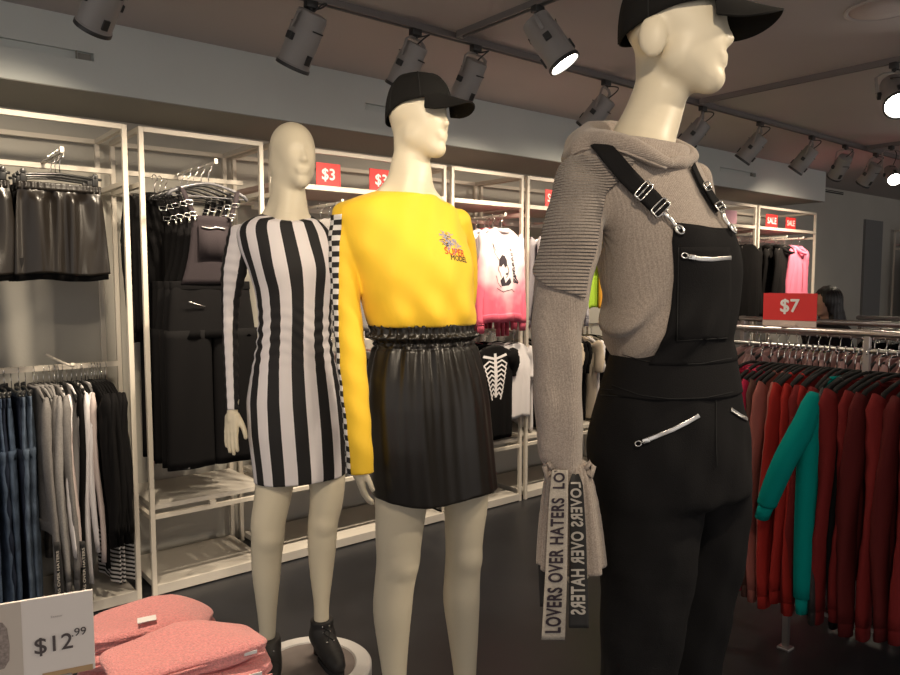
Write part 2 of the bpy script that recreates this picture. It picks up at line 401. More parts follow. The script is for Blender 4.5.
# lighting tracks
m_track = mat('track_grey', (0.17, 0.155, 0.15), 0.5)
m_lamp = mat('lamp_grey', (0.30, 0.285, 0.275), 0.45, spec=0.4)
m_lampd = mat('lamp_black', (0.03, 0.03, 0.03), 0.4)
m_lens = mat('lit_lens', (1, 1, 1), 0.3, emit=(1.0, 0.93, 0.82), estr=25)
m_lens2 = mat('lamp_lens', (0.7, 0.7, 0.7), 0.2, emit=(1.0, 0.85, 0.65), estr=2.5)
TZ = CZ-0.028
def track(name, p, q, label):
    p = np.array(p, float); q = np.array(q, float); L = np.linalg.norm(q-p); d = (q-p)/L; ang = math.atan2(d[1], d[0])
    t = thing(name, ((p[0]+q[0])/2, (p[1]+q[1])/2, CZ), label, 'lighting track', 'ceiling lighting tracks', ang)
    b = MB(); b.box((0, 0.014, -0.014), (L, 0.006, 0.028)); b.box((0, -0.014, -0.014), (L, 0.006, 0.028)); b.box((0, 0, -0.003), (L, 0.03, 0.006)); b.build('rail', m_track, t, smooth=False)
    for q in (-1, 1): b = MB(); b.box((q*(L/2-0.01), 0, -0.015), (0.02, 0.036, 0.03), bev=0.003); b.build('end_cap', m_track, t, smooth=False)
track('lighting_track', (-1.0, 2.655, 0), (9.5, 2.655, 0), 'long grey lighting track running along the bulkhead carrying most lamps')
track('lighting_track', (2.19, -2.5, 0), (2.19, 2.62, 0), 'cross track meeting the long track above the yellow top mannequin')
track('lighting_track', (4.14, -2.5, 0), (4.14, 2.62, 0), 'cross track meeting the long track beside the brim of the big cap')
track('lighting_track', (6.62, -2.5, 0), (6.62, 2.62, 0), 'farthest cross track meeting the long track by the last lamps')
def rotmat(z, x=(1, 0, 0.2)):
    z = np.array(z, float); z /= np.linalg.norm(z); x = np.array(x, float); x = x-z*(x@z); x /= np.linalg.norm(x); return np.stack([x, np.cross(z, x), z], 1)
def lampbuild(name, X, Y, aim, label, lit=False, power=0, scale=1.0, angle=60, blend=0.6, arm=0.11, ang2=None, col=(1, 0.83, 0.62), lat=(1, 0, 0), group='track spotlights'):
    """a can-shaped track spotlight; its pivot hangs under the adaptor and the head points along aim"""
    t = thing('track_spotlight', (X, Y, TZ), label, 'spotlight', group)
    aim = np.array(aim, float); aim /= np.linalg.norm(aim); s = scale; r = 0.058*s; L = 0.20*s
    side = np.cross(aim, (0, 0, 1.0)); side = side/np.linalg.norm(side) if np.linalg.norm(side) > 1e-3 else np.array([1., 0, 0])
    piv = np.array([0, 0, -arm*s]); R = rotmat(aim, side)
    b = MB(); b.box((0, 0, -0.012), (0.05, 0.034, 0.03), bev=0.004); b.tube([(0, 0, -0.02), (0, 0, -0.04*s)], 0.011, 12); b.build('adaptor', m_lampd, t, smooth='auto')
    y = MB(); ypts = [np.array([0, 0, -0.038*s]), side*(r+0.012)*0.6+[0, 0, -0.04*s], side*(r+0.012)+[0, 0, -0.055*s], piv+side*(r+0.012)+aim*0.05*s]
    y.tube(ypts, 0.009*s, 8, flat=0.45); y.tube([(0, 0, -0.038*s), -side*(r+0.012)*0.6+[0, 0, -0.04*s], -side*(r+0.012)+[0, 0, -0.055*s], piv-side*(r+0.012)+aim*0.05*s], 0.009*s, 8, flat=0.45); y.build('yoke', m_lamp, t)
    c0 = piv-aim*0.02*s
    b = MB(); b.lathe([(0.001, 0), (r*0.6, 0.0), (r*0.9, 0.005), (r*0.93, 0.016), (r*0.93, 0.05*s), (r, 0.058*s), (r, L-0.016), (r*1.05, L-0.012), (r*1.05, L), (r*0.94, L), (r*0.9, L-0.03*s)], c0, 32, R); h = b.build('housing', m_lamp, t, smooth='auto')
    b = MB(); b.lathe([(r*1.055, L-0.010), (r*1.075, L-0.008), (r*1.075, L+0.004), (r*0.95, L+0.004), (r*0.95, L-0.01)], c0, 32, R); b.build('front_ring', m_lampd, t, smooth='auto')
    b = MB(); b.lathe([(r*0.93, L-0.008), (r*0.5, L-0.004), (0.001, L-0.003)], c0, 32, R); b.build('lens', m_lens if lit else m_lens2, t)
    sd = R[:, 0]; fr = R[:, 1]
    for q in (-1, 1):
        b = MB(); b.box(c0+aim*0.1*s+sd*q*(r+0.004), (0.026*s, 0.026*s, 0.02*s), np.stack([fr, aim, sd], 1), 0.003); b.build('pivot_knob', m_lampd, t, smooth=False)
        b = MB(); b.box(c0+aim*(0.155*s)+fr*q*(r+0.001), (0.02*s, 0.012, 0.035*s), R); b.build('clamp', m_lampd, t, smooth=False)
        b = MB(); b.box(c0+aim*0.056*s+fr*q*r*0.99, (0.05*s, 0.004, 0.005), R); b.build('cooling_slot', m_lampd, t, smooth=False)
    b = MB(); u = np.linspace(0, 1, 14)[:, None]; p0 = np.array([0.01, 0, -0.03]); p3 = c0+aim*0.005; p1 = p0+np.array([0.05, -0.06, 0.0]); p2 = p3-aim*0.07*s+[0.03, -0.02, 0.0]
    b.tube((1-u)**3*p0+3*u*(1-u)**2*p1+3*u*u*(1-u)*p2+u**3*p3, 0.0035, 6); b.build('cable', m_lampd, t)
    if power:
        ld = bpy.data.lights.new('spot_light', 'SPOT'); ld.energy = power*SPOT_POWER; ld.color = col; ld.spot_size = math.radians(angle); ld.spot_blend = blend; ld.shadow_soft_size = 0.045
        lo = bpy.data.objects.new('spot_light', ld); COL.objects.link(lo); lo.parent = t
        a2 = np.array(ang2, float)-(np.array([X, Y, TZ])+c0+aim*(L+0.02)) if ang2 is not None else aim
        lo.location = tuple(c0+aim*(L+0.012)); lo.rotation_euler = Vector(tuple(a2)).to_track_quat('-Z', 'Y').to_euler()
    return t
def lamp_to(X, Y, target, label, power, **kw):
    d = np.array(target, float)-np.array([X, Y, TZ-0.1]); return lampbuild('track_spotlight', X, Y, d, label, power=power, **kw)
LY = 2.655
lamp_to(0.72, LY, (0.42, 3.6, 1.3), 'grey spotlight cut off by the top edge above the leather skirts', 32, angle=118, blend=1.0, arm=0.10)
lamp_to(1.46, LY, (1.15, 3.55, 0.9), 'grey spotlight hanging above the striped dress mannequin', 33, angle=118, blend=1.0, scale=1.12, arm=0.055)
lamp_to(1.97, LY, (1.65, 3.5, 1.0), 'grey spotlight partly behind the cap of the yellow top mannequin', 24, angle=118, blend=1.0, arm=0.08)
lamp_to(2.32, LY, (2.2, 3.55, 1.1), 'grey spotlight just past the cap of the yellow top mannequin', 24, angle=118, blend=1.0, arm=0.085)
lamp_to(3.27, LY, (2.95, 3.45, 1.5), 'grey spotlight beside the neck of the big mannequin on the bulkhead side', 34, angle=112, blend=1.0)
lamp_to(4.22, LY, (3.7, 3.55, 1.3), 'grey spotlight under the brim of the big cap', 24, angle=118, blend=1.0)
lamp_to(4.93, LY, (4.6, 3.55, 1.3), 'grey spotlight second from the brim of the big cap', 17, angle=118, blend=1.0)
lamp_to(5.70, LY, (5.4, 3.55, 1.3), 'grey spotlight third from the brim of the big cap', 17, angle=118, blend=1.0)
lamp_to(6.28, LY, (6.9, 3.6, 1.4), 'pinkish lit spotlight turned toward the far sale racks', 24, angle=112, blend=1.0)
lamp_to(6.88, LY, (7.1, 3.45, 1.5), 'pale grey spotlight nearest the end of the bulkhead', 24, angle=112, blend=1.0)
lamp_to(2.19, 2.13, (3.0, 1.0, 0.4), 'lit spotlight with bright lens in front of the big cap', 12, lit=True, angle=50, scale=1.1, arm=0.06)
lamp_to(4.14, 1.53, (2.4, 0.5, 0.9), 'lit spotlight with glaring round lens near the right edge', 5, lit=True, angle=60, scale=1.15, arm=0.10)
lamp_to(6.62, 2.44, (4.2, 0.8, 0.6), 'small lit spotlight with glaring lens in the far corner', 8, lit=True, angle=112, blend=1.0, scale=0.9, arm=0.22)
# lamps of the same tracks that hang outside the picture
lamp_to(2.19, -0.2, tuple(at(650, 200, 1.4)), 'grey spotlight on the near cross track aimed at the grey sweater', 20, angle=60, group='spotlights nearer than the picture')
lamp_to(2.19, 0.5, tuple(at(420, 260, 2.15)), 'grey spotlight on the near cross track aimed at the yellow top', 24, angle=55, group='spotlights nearer than the picture')
track('lighting_track', (0.2, -2.5, 0), (0.2, 2.62, 0), 'cross track running overhead above the sweater table')
lamp_to(0.2, 0.6, tuple(at(300, 300, 2.6)), 'grey spotlight overhead aimed at the striped dress', 26, angle=50, group='spotlights nearer than the picture')
lamp_to(0.2, -0.3, tuple(at(640, 300, 1.4)), 'grey spotlight overhead aimed at the black dungarees', 15, angle=60, group='spotlights nearer than the picture')
lamp_to(0.2, 1.3, tuple(at(150, 660, 1.1)), 'grey spotlight overhead aimed at the pink sweater table', 27, angle=60, group='spotlights nearer than the picture')

# ------------------------------------------------------------------ wall racks
m_frame = mat('cream_metal', (0.70, 0.64, 0.55), 0.55, bump=0.03, bscale=40)
m_shelf = mat('cream_shelf', (0.58, 0.54, 0.48), 0.6, bump=0.03, bscale=40, var=0.05, vscale=5)
m_chrome = mat('chrome', (0.75, 0.74, 0.72), 0.18, metal=1.0)
m_steel = mat('brushed_steel', (0.55, 0.54, 0.52), 0.32, metal=1.0)
m_rose = mat('warm_steel', (0.50, 0.45, 0.43), 0.3, metal=1.0)
YF, YB, RH, PT = 3.532, 4.0, 2.203, 0.022
def rack(x0, x1, label, topshelf, lowshelf=True, upper_rail=2.02, lower_rail=None, group='cream metal wall racks'):
    t = thing('wall_rack', (x0, YF, 0), label, 'clothes rack', group); W = x1-x0; D = YB-YF; h = PT/2
    for x in (h, W-h):
        for y in (0, D): b = MB(); b.box((x, y, RH/2), (PT, PT, RH), bev=0.002); b.build('post', m_frame, t, smooth=False)
    b = MB()
    for y in (0, D): b.box((W/2, y, RH-h), (W-2*PT, PT, PT))
    for x in (h, W-h): b.box((x, D/2, RH-h), (PT, D-PT, PT)); b.box((x, D/2, RH-0.26), (PT, D-PT, PT))
    b.box((W/2, D, RH-0.26), (W-2*PT, PT, PT)); b.build('top_frame', m_frame, t, smooth=False)
    if lowshelf:
        b = MB(); b.box((W/2, D/2, 0.427), (W-2*PT, D-PT, 0.022)); b.build('shelf', m_shelf, t, smooth=False)
        b = MB()
        for y in (0, D): b.box((W/2, y, 0.385), (W-2*PT, PT, 0.02))
        for x in (h, W-h): b.box((x, D/2, 0.385), (PT, D-PT, 0.02))
        b.box((W*0.5, 0, 0.405), (0.03, PT, 0.02)); b.build('low_frame', m_frame, t, smooth=False)
    b = MB(); b.box((W/2, D/2, 0.035), (W-2*PT, D-PT, 0.03)); b.box((W/2, 0, 0.03), (W-2*PT, PT, 0.045)); b.build('base', m_shelf, t, smooth=False)
    if topshelf:
        b = MB(); b.box((W/2, D/2, 2.0), (W-2*PT, D+0.01, 0.022)); b.build('top_shelf', mat('shelf_wood', (0.55, 0.40, 0.36), 0.6), t, smooth=False)
        b = MB(); b.box((W/2, -0.006, 2.0), (W-2*PT, 0.014, 0.026)); b.build('shelf_edge', m_frame, t, smooth=False)
    if upper_rail:
        b = MB(); b.box((W/2, D/2, upper_rail), (W-PT, 0.026, 0.022)); b.build('rail', m_frame, t, smooth=False)
    if lower_rail:
        b = MB(); b.box((W/2, D/2, lower_rail), (W-PT, 0.026, 0.024)); b.build('rail', m_frame, t, smooth=False)
    return t
rack(-0.15, 1.0, 'cream wall rack with leather skirts above and a packed rail of sweaters below', False, False, lower_rail=1.105)
rack(1.05, 1.655, 'narrow cream wall rack holding black dungarees', False)
rack(1.69, 2.845, 'wide cream wall rack behind the striped dress and yellow top mannequins', True, upper_rail=1.9, lower_rail=1.16)
rack(2.885, 3.506, 'narrow cream wall rack holding pink sweatshirts and the skeleton shirt', True, upper_rail=1.9, lower_rail=1.16)
rack(3.54, 4.69, 'cream wall rack half hidden by the grey knit sleeve', True, upper_rail=1.9, lower_rail=1.16)
rack(4.73, 5.33, 'cream wall rack hidden behind the big mannequin', True, upper_rail=1.9, lower_rail=1.16)
rack(5.37, 6.53, 'cream wall rack with a pale pink card beside the dungaree strap', True, upper_rail=1.9, lower_rail=1.16)
rack(6.57, 7.73, 'last cream wall rack holding black hoodies and pink hoodies', True, upper_rail=1.9, lower_rail=1.16)
rack(11.1, 12.2, 'far cream wall rack at the right edge past the dark panel', True, upper_rail=1.9, lower_rail=1.16)

# faceout arms (front-facing pegs) of the racks
def faceout(x, z, length, label, m=m_frame, y0=3.766):
    t = thing('faceout_arm', (x, y0, z), label, 'display arm', 'display arms on the wall racks')
    b = MB(); b.box((0, -length/2, 0), (0.014, length, 0.012)); b.build('arm', m, t, smooth=False)
    b = MB(); b.box((0, -length, 0.007), (0.016, 0.008, 0.02), bev=0.002); b.build('end_stop', m, t, smooth=False)
    return t
# ------------------------------------------------------------------ mannequins
m_skin = mat('mannequin_cream', (0.74, 0.665, 0.51), 0.42, bump=0.03, bscale=25, spec=0.35)
m_cap = mat('black_twill', (0.010, 0.0095, 0.009), 0.9, bump=0.25, bscale=700, spec=0.2)
m_seam = mat('seam_black', (0.012, 0.012, 0.012), 0.9)
m_boot = mat('black_suede', (0.014, 0.013, 0.013), 0.6, bump=0.2, bscale=400)
m_white = mat('white_gloss', (0.72, 0.70, 0.68), 0.3)
m_plate = mat('plinth_top', (0.20, 0.17, 0.16), 0.3, var=0.2, vscale=8)

def facing(phi):
    fd = -F0*math.cos(phi)+RT*math.sin(phi); ld = RT*math.cos(phi)+F0*math.sin(phi); return fd, ld
def head_field(c, phi, s=1.0, ears=True, tilt=0.0):
    """head with its own frame: x to the side, y forward, z up; about 0.235 m tall"""
    fd, ld = facing(phi); M = np.stack([ld, fd, UP], 1)
    if tilt: Rx = np.array([[1, 0, 0], [0, math.cos(tilt), -math.sin(tilt)], [0, math.sin(tilt), math.cos(tilt)]]); M = M@Rx
    M32 = M.astype(np.float32); c = np.array(c, np.float32)
    def fn(P):
        q = (P-c)@M32/s; x = np.abs(q[..., 0:1]); q = np.concatenate([x, q[..., 1:]], -1)
        d = ell(q, (0, -0.020, 0.033), (0.076, 0.084, 0.085))
        d = smin(d, ell(q, (0, 0.020, -0.012), (0.063, 0.066, 0.090)), 0.02)
        d = smin(d, cone(q, (0.028, 0.000, -0.055), (0.0, 0.051, -0.092), 0.037, 0.023), 0.022)      # jaw
        d = smin(d, ell(q, (0, 0.061, -0.092), (0.019, 0.018, 0.018)), 0.022)                           # chin
        d = smin(d, cone(q, (0, 0.076, 0.020), (0, 0.088, -0.020), 0.005, 0.008), 0.016)                # nose
        d = smin(d, ell(q, (0.005, 0.083, -0.024), (0.006, 0.006, 0.005)), 0.008)
        d = smax(d, -ell(q, (0.028, 0.101, 0.010), (0.022, 0.018, 0.015)), 0.024)                       # eye sockets
        d = smin(d, ell(q, (0.0, 0.0780, -0.053), (0.020, 0.0085, 0.0060)), 0.009)                      # lips
        d = smin(d, ell(q, (0.0, 0.0765, -0.065), (0.017, 0.0085, 0.0065)), 0.009)
        if ears:
            d = smin(d, ell(q, (0.068, -0.048, -0.024), (0.013, 0.026, 0.038)), 0.006)
        return d*s
    return fn, M
def hand_parts(wrist, down, palmn, thumb_dir, s=1.0, curl=0.25, spread=1.0):
    """chains for a relaxed hand: palm, four fingers of different length, a thumb off the side"""
    dn = np.array(down, float); dn /= np.linalg.norm(dn); th = np.array(thumb_dir, float); th = th-dn*(th@dn); th /= np.linalg.norm(th)
    pn = np.array(palmn, float); pn = pn-dn*(pn@dn)-th*(pn@th); pn /= np.linalg.norm(pn); w = np.array(wrist, float); P = lambda a, b, c: w+(dn*a+th*b+pn*c)*s
    ch = [[(P(-0.04, 0, 0), 0.021*s), (P(0.0, 0, 0), 0.020*s), (P(0.03, 0, 0.002), 0.021*s)]]
    for off, L, r in ((0.025, 0.072, 0.0082), (0.009, 0.080, 0.0084), (-0.008, 0.074, 0.0080), (-0.023, 0.058, 0.0070)):
        k = P(0.082-abs(off-0.004)*0.25, off, 0.002); ch.append([(P(0.02, off*0.75, 0), 0.014*s), (k, r*1.25*s)])
        d1 = dn+pn*curl*0.6+th*off*3*spread; d1 /= np.linalg.norm(d1); d2 = dn+pn*curl*1.8+th*off*2*spread; d2 /= np.linalg.norm(d2); d3 = dn+pn*curl*3+th*off*spread; d3 /= np.linalg.norm(d3)
        a = k+d1*L*0.45*s; b = a+d2*L*0.32*s; c = b+d3*L*0.23*s; ch.append([(k, r*1.15*s), (a, r*s), (b, r*0.92*s), (c, r*0.8*s)])
    t0 = P(0.018, 0.016, 0.004); t1 = t0+(dn*0.032+th*0.022+pn*0.012)*s; t2 = t1+(dn*0.028+th*0.010+pn*0.008)*s; t3 = t2+(dn*0.02+th*0.002+pn*0.006)*s
    ch.append([(t0, 0.015*s), (t1, 0.0105*s), (t2, 0.009*s), (t3, 0.0075*s)])
    return ch
def hand_field(P, ch):
    palm = None
    for i, c in enumerate(ch):
        if i == 0: d = chain(P, c, 0.01)
        else: d = smin(d, chain(P, c, 0.002), 0.004 if i > 0 else 0.01)
    return d
def px_chain(pts, H):
    """[(x, y, width in px, extra distance)] -> [(point, radius)]"""
    return [(at(x, y, H+dh), wd/2*(H+dh)/FPX) for x, y, wd, dh in pts]
def down_to(p, q, n=2): return [p+(q-p)*t for t in np.linspace(0, 1, n)]
def foot_chain(ankle, fd, z, heel=0.0, r=0.030):
    z = z+0.004
    a = np.array(ankle, float); f = fd/np.linalg.norm(fd)
    hl = np.array([a[0], a[1], z+0.03+heel])-f*0.03; bl = np.array([a[0], a[1], z+0.022])+f*0.11; toe = np.array([a[0], a[1], z+0.018])+f*0.17
    return [(a, r), (np.array([a[0], a[1], z+0.06+heel])+f*0.015, 0.035), (bl, 0.027), (toe, 0.018)], [(a, r), (hl, 0.028), (bl, 0.025)]

def make_cap(parent, c, M, s=1.0, back_low=0.0, rx=0.086, ryf=0.094, ryb=0.112, h=0.105, z0=0.03, brim_len=0.078, brim_drop=0.3, yaw=0.0):
    """baseball cap in head coordinates: crown of six panels, button, seams, curved peak"""
    cap = thing('cap', tuple(np.array(c)-root_off(parent))); cap.parent = parent
    def W(x, y, z): return np.array(c)+(np.stack([x, y, z], -1)*s)@M.T
    n = 72; th = np.arange(n)*2*PI/n
    def edge(th): y = np.sin(th); return z0-back_low*np.clip(-y, 0, 1)**1.3+0.012*np.clip(y, 0, 1)-0.004*np.cos(th)**2
    def ring(th, u, off=0.0):
        k = np.cos(u*PI/2)**0.62 if u < 1 else 0.0; k = min(1.0, k); x = (rx+off)*np.cos(th)*k*(1+0.0*u); ry = np.where(np.sin(th) > 0, ryf, ryb); y = (ry+off)*np.sin(th)*k-0.012*u
        e = edge(th); z = e+(h+z0-e+off)*math.sin(u*PI/2)**0.95; return W(x, y, z)
    us = list(np.linspace(0, 0.93, 16))+[0.97, 0.995]
    b = MB(); rings = [ring(th, 0.0, -0.003)]+[ring(th, u) for u in us]; b.loft(rings[:], caps=False); b.add([W(0, -0.012, z0+h)], []); k = len(rings)-1
    b.f += [(k*n+j, k*n+(j+1) % n, b.n-1) for j in range(n)]
    inn = [ring(th, u, -0.004) for u in (0.0, 0.1, 0.25)]; b.loft([r for r in inn][::-1], caps=False)
    b.build('crown', m_cap, cap, world=True)
    b = MB()
    for a in (PI/2, PI/2+PI/3, PI/2-PI/3, -PI/2, -PI/2+PI/3, -PI/2-PI/3):
        b.tube([ring(np.array([a]), u, 0.0007)[0] for u in np.linspace(0, 0.985, 22)], 0.0011*s, 6)
    b.build('seam', m_seam, cap, world=True)
    b = MB(); q = W(np.array(0.), np.array(-0.012), np.array(z0+h+0.001)); b.lathe([(0.001, 0.005), (0.006, 0.0035), (0.0075, 0.0), (0.006, -0.003)], q, 16, M); b.build('button', m_cap, cap, world=True)
    # peak
    na, nr = 33, 12; A = np.linspace(-0.92, 0.92, na); Pm = np.zeros((nr, na, 3))
    for i in range(nr):
        u = i/(nr-1)
        for j, a in enumerate(A):
            x0 = (rx-0.001)*math.sin(a); y0 = (ryf-0.001)*math.cos(a); x = x0*(1+0.10*u); y = y0+brim_len*u*(max(0.0, 1-(abs(a)/0.921)**3.2)**0.5)*(1+0.10*math.cos(a*1.6))
            e = float(edge(np.array(PI/2-a))); z = e+0.004-brim_drop*(y-y0)-(0.9*(x/rx)**2*0.052)*min(1, u*1.6); Pm[i, j] = (x, y, z)
    G = W(Pm[..., 0], Pm[..., 1], Pm[..., 2]); b = MB(); b.grid(G, thick=0.0035*s); b.build('peak', m_cap, cap, world=True, smooth='auto')
    return cap

def plate(x, y, z, r, label):
    t = thing('mannequin_plinth', (x, y, 0), label, 'plinth', 'round mannequin plinths')
    b = MB(); b.lathe([(r-0.01, 0), (r, 0.004), (r, z-0.008), (r-0.006, z-0.002), (r-0.02, z), (r-0.055, z), (r-0.06, z-0.008)], n=64); b.build('rim', m_white, t, smooth='auto')
    b = MB(); b.lathe([(r-0.061, z-0.04), (r-0.061, z-0.004), (0.01, z-0.003)], n=64); b.build('top', m_plate, t, smooth='auto')
    return t

# ================= striped dress mannequin =================
HS, PS = 2.62, math.radians(22); fdS, ldS = facing(PS); PZ = 0.10
S = thing('mannequin', tuple(at(298, 650, HS)*[1, 1, 0]+[0, 0, PZ]), 'bald cream mannequin in a black and white striped dress and laced black boots', 'mannequin')
plS = at(310, 660, 2.60); plate(plS[0], plS[1], PZ, 0.225, 'round white plinth under the striped dress mannequin')
hS, MS = head_field(at(294.5, 156, HS), math.radians(33), 1.01, ears=False)
dress_rows = [(215, 266, 309, 0.8), (219, 252, 317, 0.62), (226, 243, 325, 0.55), (234, 240, 331, 0.55), (250, 243, 334, 0.62), (270, 251, 333, 0.72), (290, 257, 332, 0.76), (315, 260.5, 330, 0.74), (340, 259.5, 330, 0.72), (365, 255, 334, 0.72), (398, 249.5, 341, 0.74), (430, 250, 345, 0.74), (466, 255, 346, 0.72), (489, 258, 345, 0.70)]
BS = Body(HS, PS, dress_rows, sig=0.010, tilt=0.38)
legL = px_chain([(277, 440, 46, -0.02), (274, 488, 38, -0.03), (268.5, 520, 35, -0.035), (268, 536, 33.5, -0.03), (266.5, 556, 31, -0.02), (266.5, 580, 27, -0.02), (267, 610, 20, -0.02), (267.5, 634, 16, -0.02), (268, 652, 17, -0.02)], HS)
legR = px_chain([(322, 440, 46, 0.03), (327, 480, 37, 0.02), (326, 504, 33, 0.02), (323, 522, 30.5, 0.025), (322, 545, 29, 0.03), (321.5, 575, 23, 0.04), (321.5, 600, 16.5, 0.04), (321.5, 618, 15, 0.04), (322, 634, 16, 0.04)], HS)
kneeS = [(legL[3][0]+fdS*0.026, 0.030), (legR[3][0]+fdS*0.026, 0.028)]
armS = px_chain([(240, 236, 24, -0.01), (234, 270, 25, -0.01), (230.5, 300, 18, -0.01), (230, 330, 16, -0.03), (231, 370, 13.5, -0.07), (232.5, 410, 12.5, -0.10)], HS)
armS2 = px_chain([(328, 240, 24, 0.06), (340, 275, 22, 0.1), (345, 320, 17, 0.14), (346, 370, 13, 0.12), (347, 410, 12, 0.10)], HS)
handS = hand_parts(at(232.5, 411, HS-0.10), at(229, 450, HS-0.14)-at(232.5, 411, HS-0.10), -RT*0.3+F0, RT-0.6*F0, 0.92, curl=0.12)
handS2 = hand_parts(at(347, 412, HS+0.10), (0, 0, -1.0), F0, -RT, 0.92)
legL = legL[:-1]; legR = legR[:-1]
def in_boot(a): m_ = np.array([a[0], a[1], PZ+0.085]); return [(a, 0.022), (m_, 0.020)], [(m_, 0.018), (np.array([a[0], a[1], PZ+0.045])+fdS*0.09, 0.014)]
fLa, fLb = in_boot(legL[-1][0]); fRa, fRb = in_boot(legR[-1][0])
neckS = [(at(284, 165, HS+0.01), 0.052), (at(288, 188, HS+0.005), 0.054), (at(288.5, 205, HS), 0.056), (at(287, 218, HS), 0.060), (at(287, 232, HS), 0.062)]
trapS = [[(at(281, 190, HS+0.01), 0.034), (at(275, 207, HS), 0.028), (at(262, 224, HS-0.02), 0.020)], [(at(296, 196, HS), 0.030), (at(301, 213, HS+0.01), 0.026), (at(311, 228, HS+0.03), 0.020)]]
def bodyS(P):
    d = smin(hS(P), chain(P, neckS, 0.03), 0.022)
    for c_ in trapS: d = smin(d, chain(P, c_, 0.01), 0.022)
    t = BS.field(P, infl=-0.024, z1=BS.z1-0.035, z0=1.0); d = smin(d, t, 0.03)
    for l, kn in ((legL, kneeS[0]), (legR, kneeS[1])): d = smin(d, chain(P, l, 0.03), 0.02); d = smin(d, np.linalg.norm(P-kn[0].astype(np.float32), axis=-1)-kn[1], 0.03)
    for f in (fLa, fLb, fRa, fRb): d = smin(d, chain(P, f, 0.01), 0.01)
    for a in (armS, armS2): d = smin(d, chain(P, [(p, r*0.6) for p, r in a[:-1]]+[(a[-1][0], 0.016)], 0.01), 0.006)
    d = smin(d, hand_field(P, handS), 0.004); return smin(d, hand_field(P, handS2), 0.004)
lo = np.minimum.reduce([p for p, r in legL+legR+armS+armS2])-0.22; hi = np.maximum.reduce([p for p, r in legL+legR+armS+armS2])+0.22; lo[2] = PZ-0.02; hi[2] = at(294, 120, HS)[2]+0.03
build_sdf('body', bodyS, lo, hi, 0.006, m_skin, S)
def dress_extra(l, f, z):
    r = bump3(l, f, z, (-0.055, 0.075, 1.575), (0.055, 0.06, 0.055), 0.020)+bump3(l, f, z, (0.055, 0.075, 1.575), (0.055, 0.06, 0.055), 0.020)
    r += bump3(l, f, z, (0, -0.10, 0.93+0.15), (0.14, 0.08, 0.09), 0.02)
    wv = np.exp(-((z-1.33)/0.10)**2); r += 0.0022*wv*np.sin(z*150+l*25+3*np.sin(l*30))
    return r+0.0015*np.sin(l*60+z*9)*np.clip((1.3-z)*3, 0, 1)
zbust = at(290, 268, HS)[2]; zhem = at(300, 484, HS-0.09)[2]
def dressS(P):
    def ex(l, f, z): return dress_extra(l, f, z-zbust+1.575)
    d = BS.field(P, extra=ex, cap=0.004, z0=-5)
    pl = (P@UP.astype(np.float32))-(zhem+0.04*(P@RT.astype(np.float32)-float(at(300, 484, HS)@RT)))
    return smax(d, -pl, 0.004)
def scoord(V):
    l, f, z = BS.local(V); a, b = BS.ab(z); th = np.arctan2(l/a, f/b); return 0.80*a*th*(0.45+0.55*0.125/np.maximum(a, 0.05))
ST_P = 0.063
m_stripe = attr_mat('striped_jersey', lambda nt, M, A, mix: mix(M('LESS_THAN', M('FRACT', M('ADD', M('DIVIDE', A('su'), ST_P), 100.34)), 0.50), (0.78, 0.74, 0.76), (0.010, 0.009, 0.010)), 0.75, bump=0.15, bscale=600)
m_stripe_arm = attr_mat('striped_jersey_sleeve', lambda nt, M, A, mix: mix(M('GREATER_THAN', M('ABSOLUTE', M('SUBTRACT', A('su'), 0.0)), 0.55), (0.78, 0.74, 0.76), (0.010, 0.009, 0.010)), 0.75, bump=0.15, bscale=600)
lo = np.array([*(at(290, 350, HS)[:2]-0.27), zhem-0.05]); hi = np.array([*(at(290, 350, HS)[:2]+0.27), at(290, 205, HS)[2]])
dr = build_sdf('dress', dressS, lo, hi, 0.006, m_stripe, S, {'su': scoord}); prop(dr, 'dress with broad vertical black and white stripes')
def armcoord(ch):
    def f(V):
        best = np.full(len(V), 1e9); out = np.zeros(len(V))
        for (a, ra), (b, rb) in zip(ch[:-1], ch[1:]):
            ba = b-a; h = np.clip(((V-a)@ba)/(ba@ba), 0, 1); c = a+h[:, None]*ba; d = np.linalg.norm(V-c, axis=1)-(ra+(rb-ra)*h); m = d < best; best[m] = d[m]; out[m] = (((V-c)@RT)/(ra+(rb-ra)*h))[m]
        return out
    return f
for ch in (armS, armS2):
    def slv(P, ch=ch):
        d = chain(P, ch, 0.012); e = ch[-1]; dn = e[0]-ch[-2][0]; dn /= np.linalg.norm(dn); d = d-0.0015*np.sin(P[..., 2]*170+P[..., 0]*40)
        return smax(d, (P-e[0].astype(np.float32))@dn.astype(np.float32), 0.002)
    A = np.array([p for p, r in ch]); build_sdf('sleeve', slv, A.min(0)-0.06, A.max(0)+0.06, 0.005, m_stripe_arm, dr, {'su': armcoord(ch)})
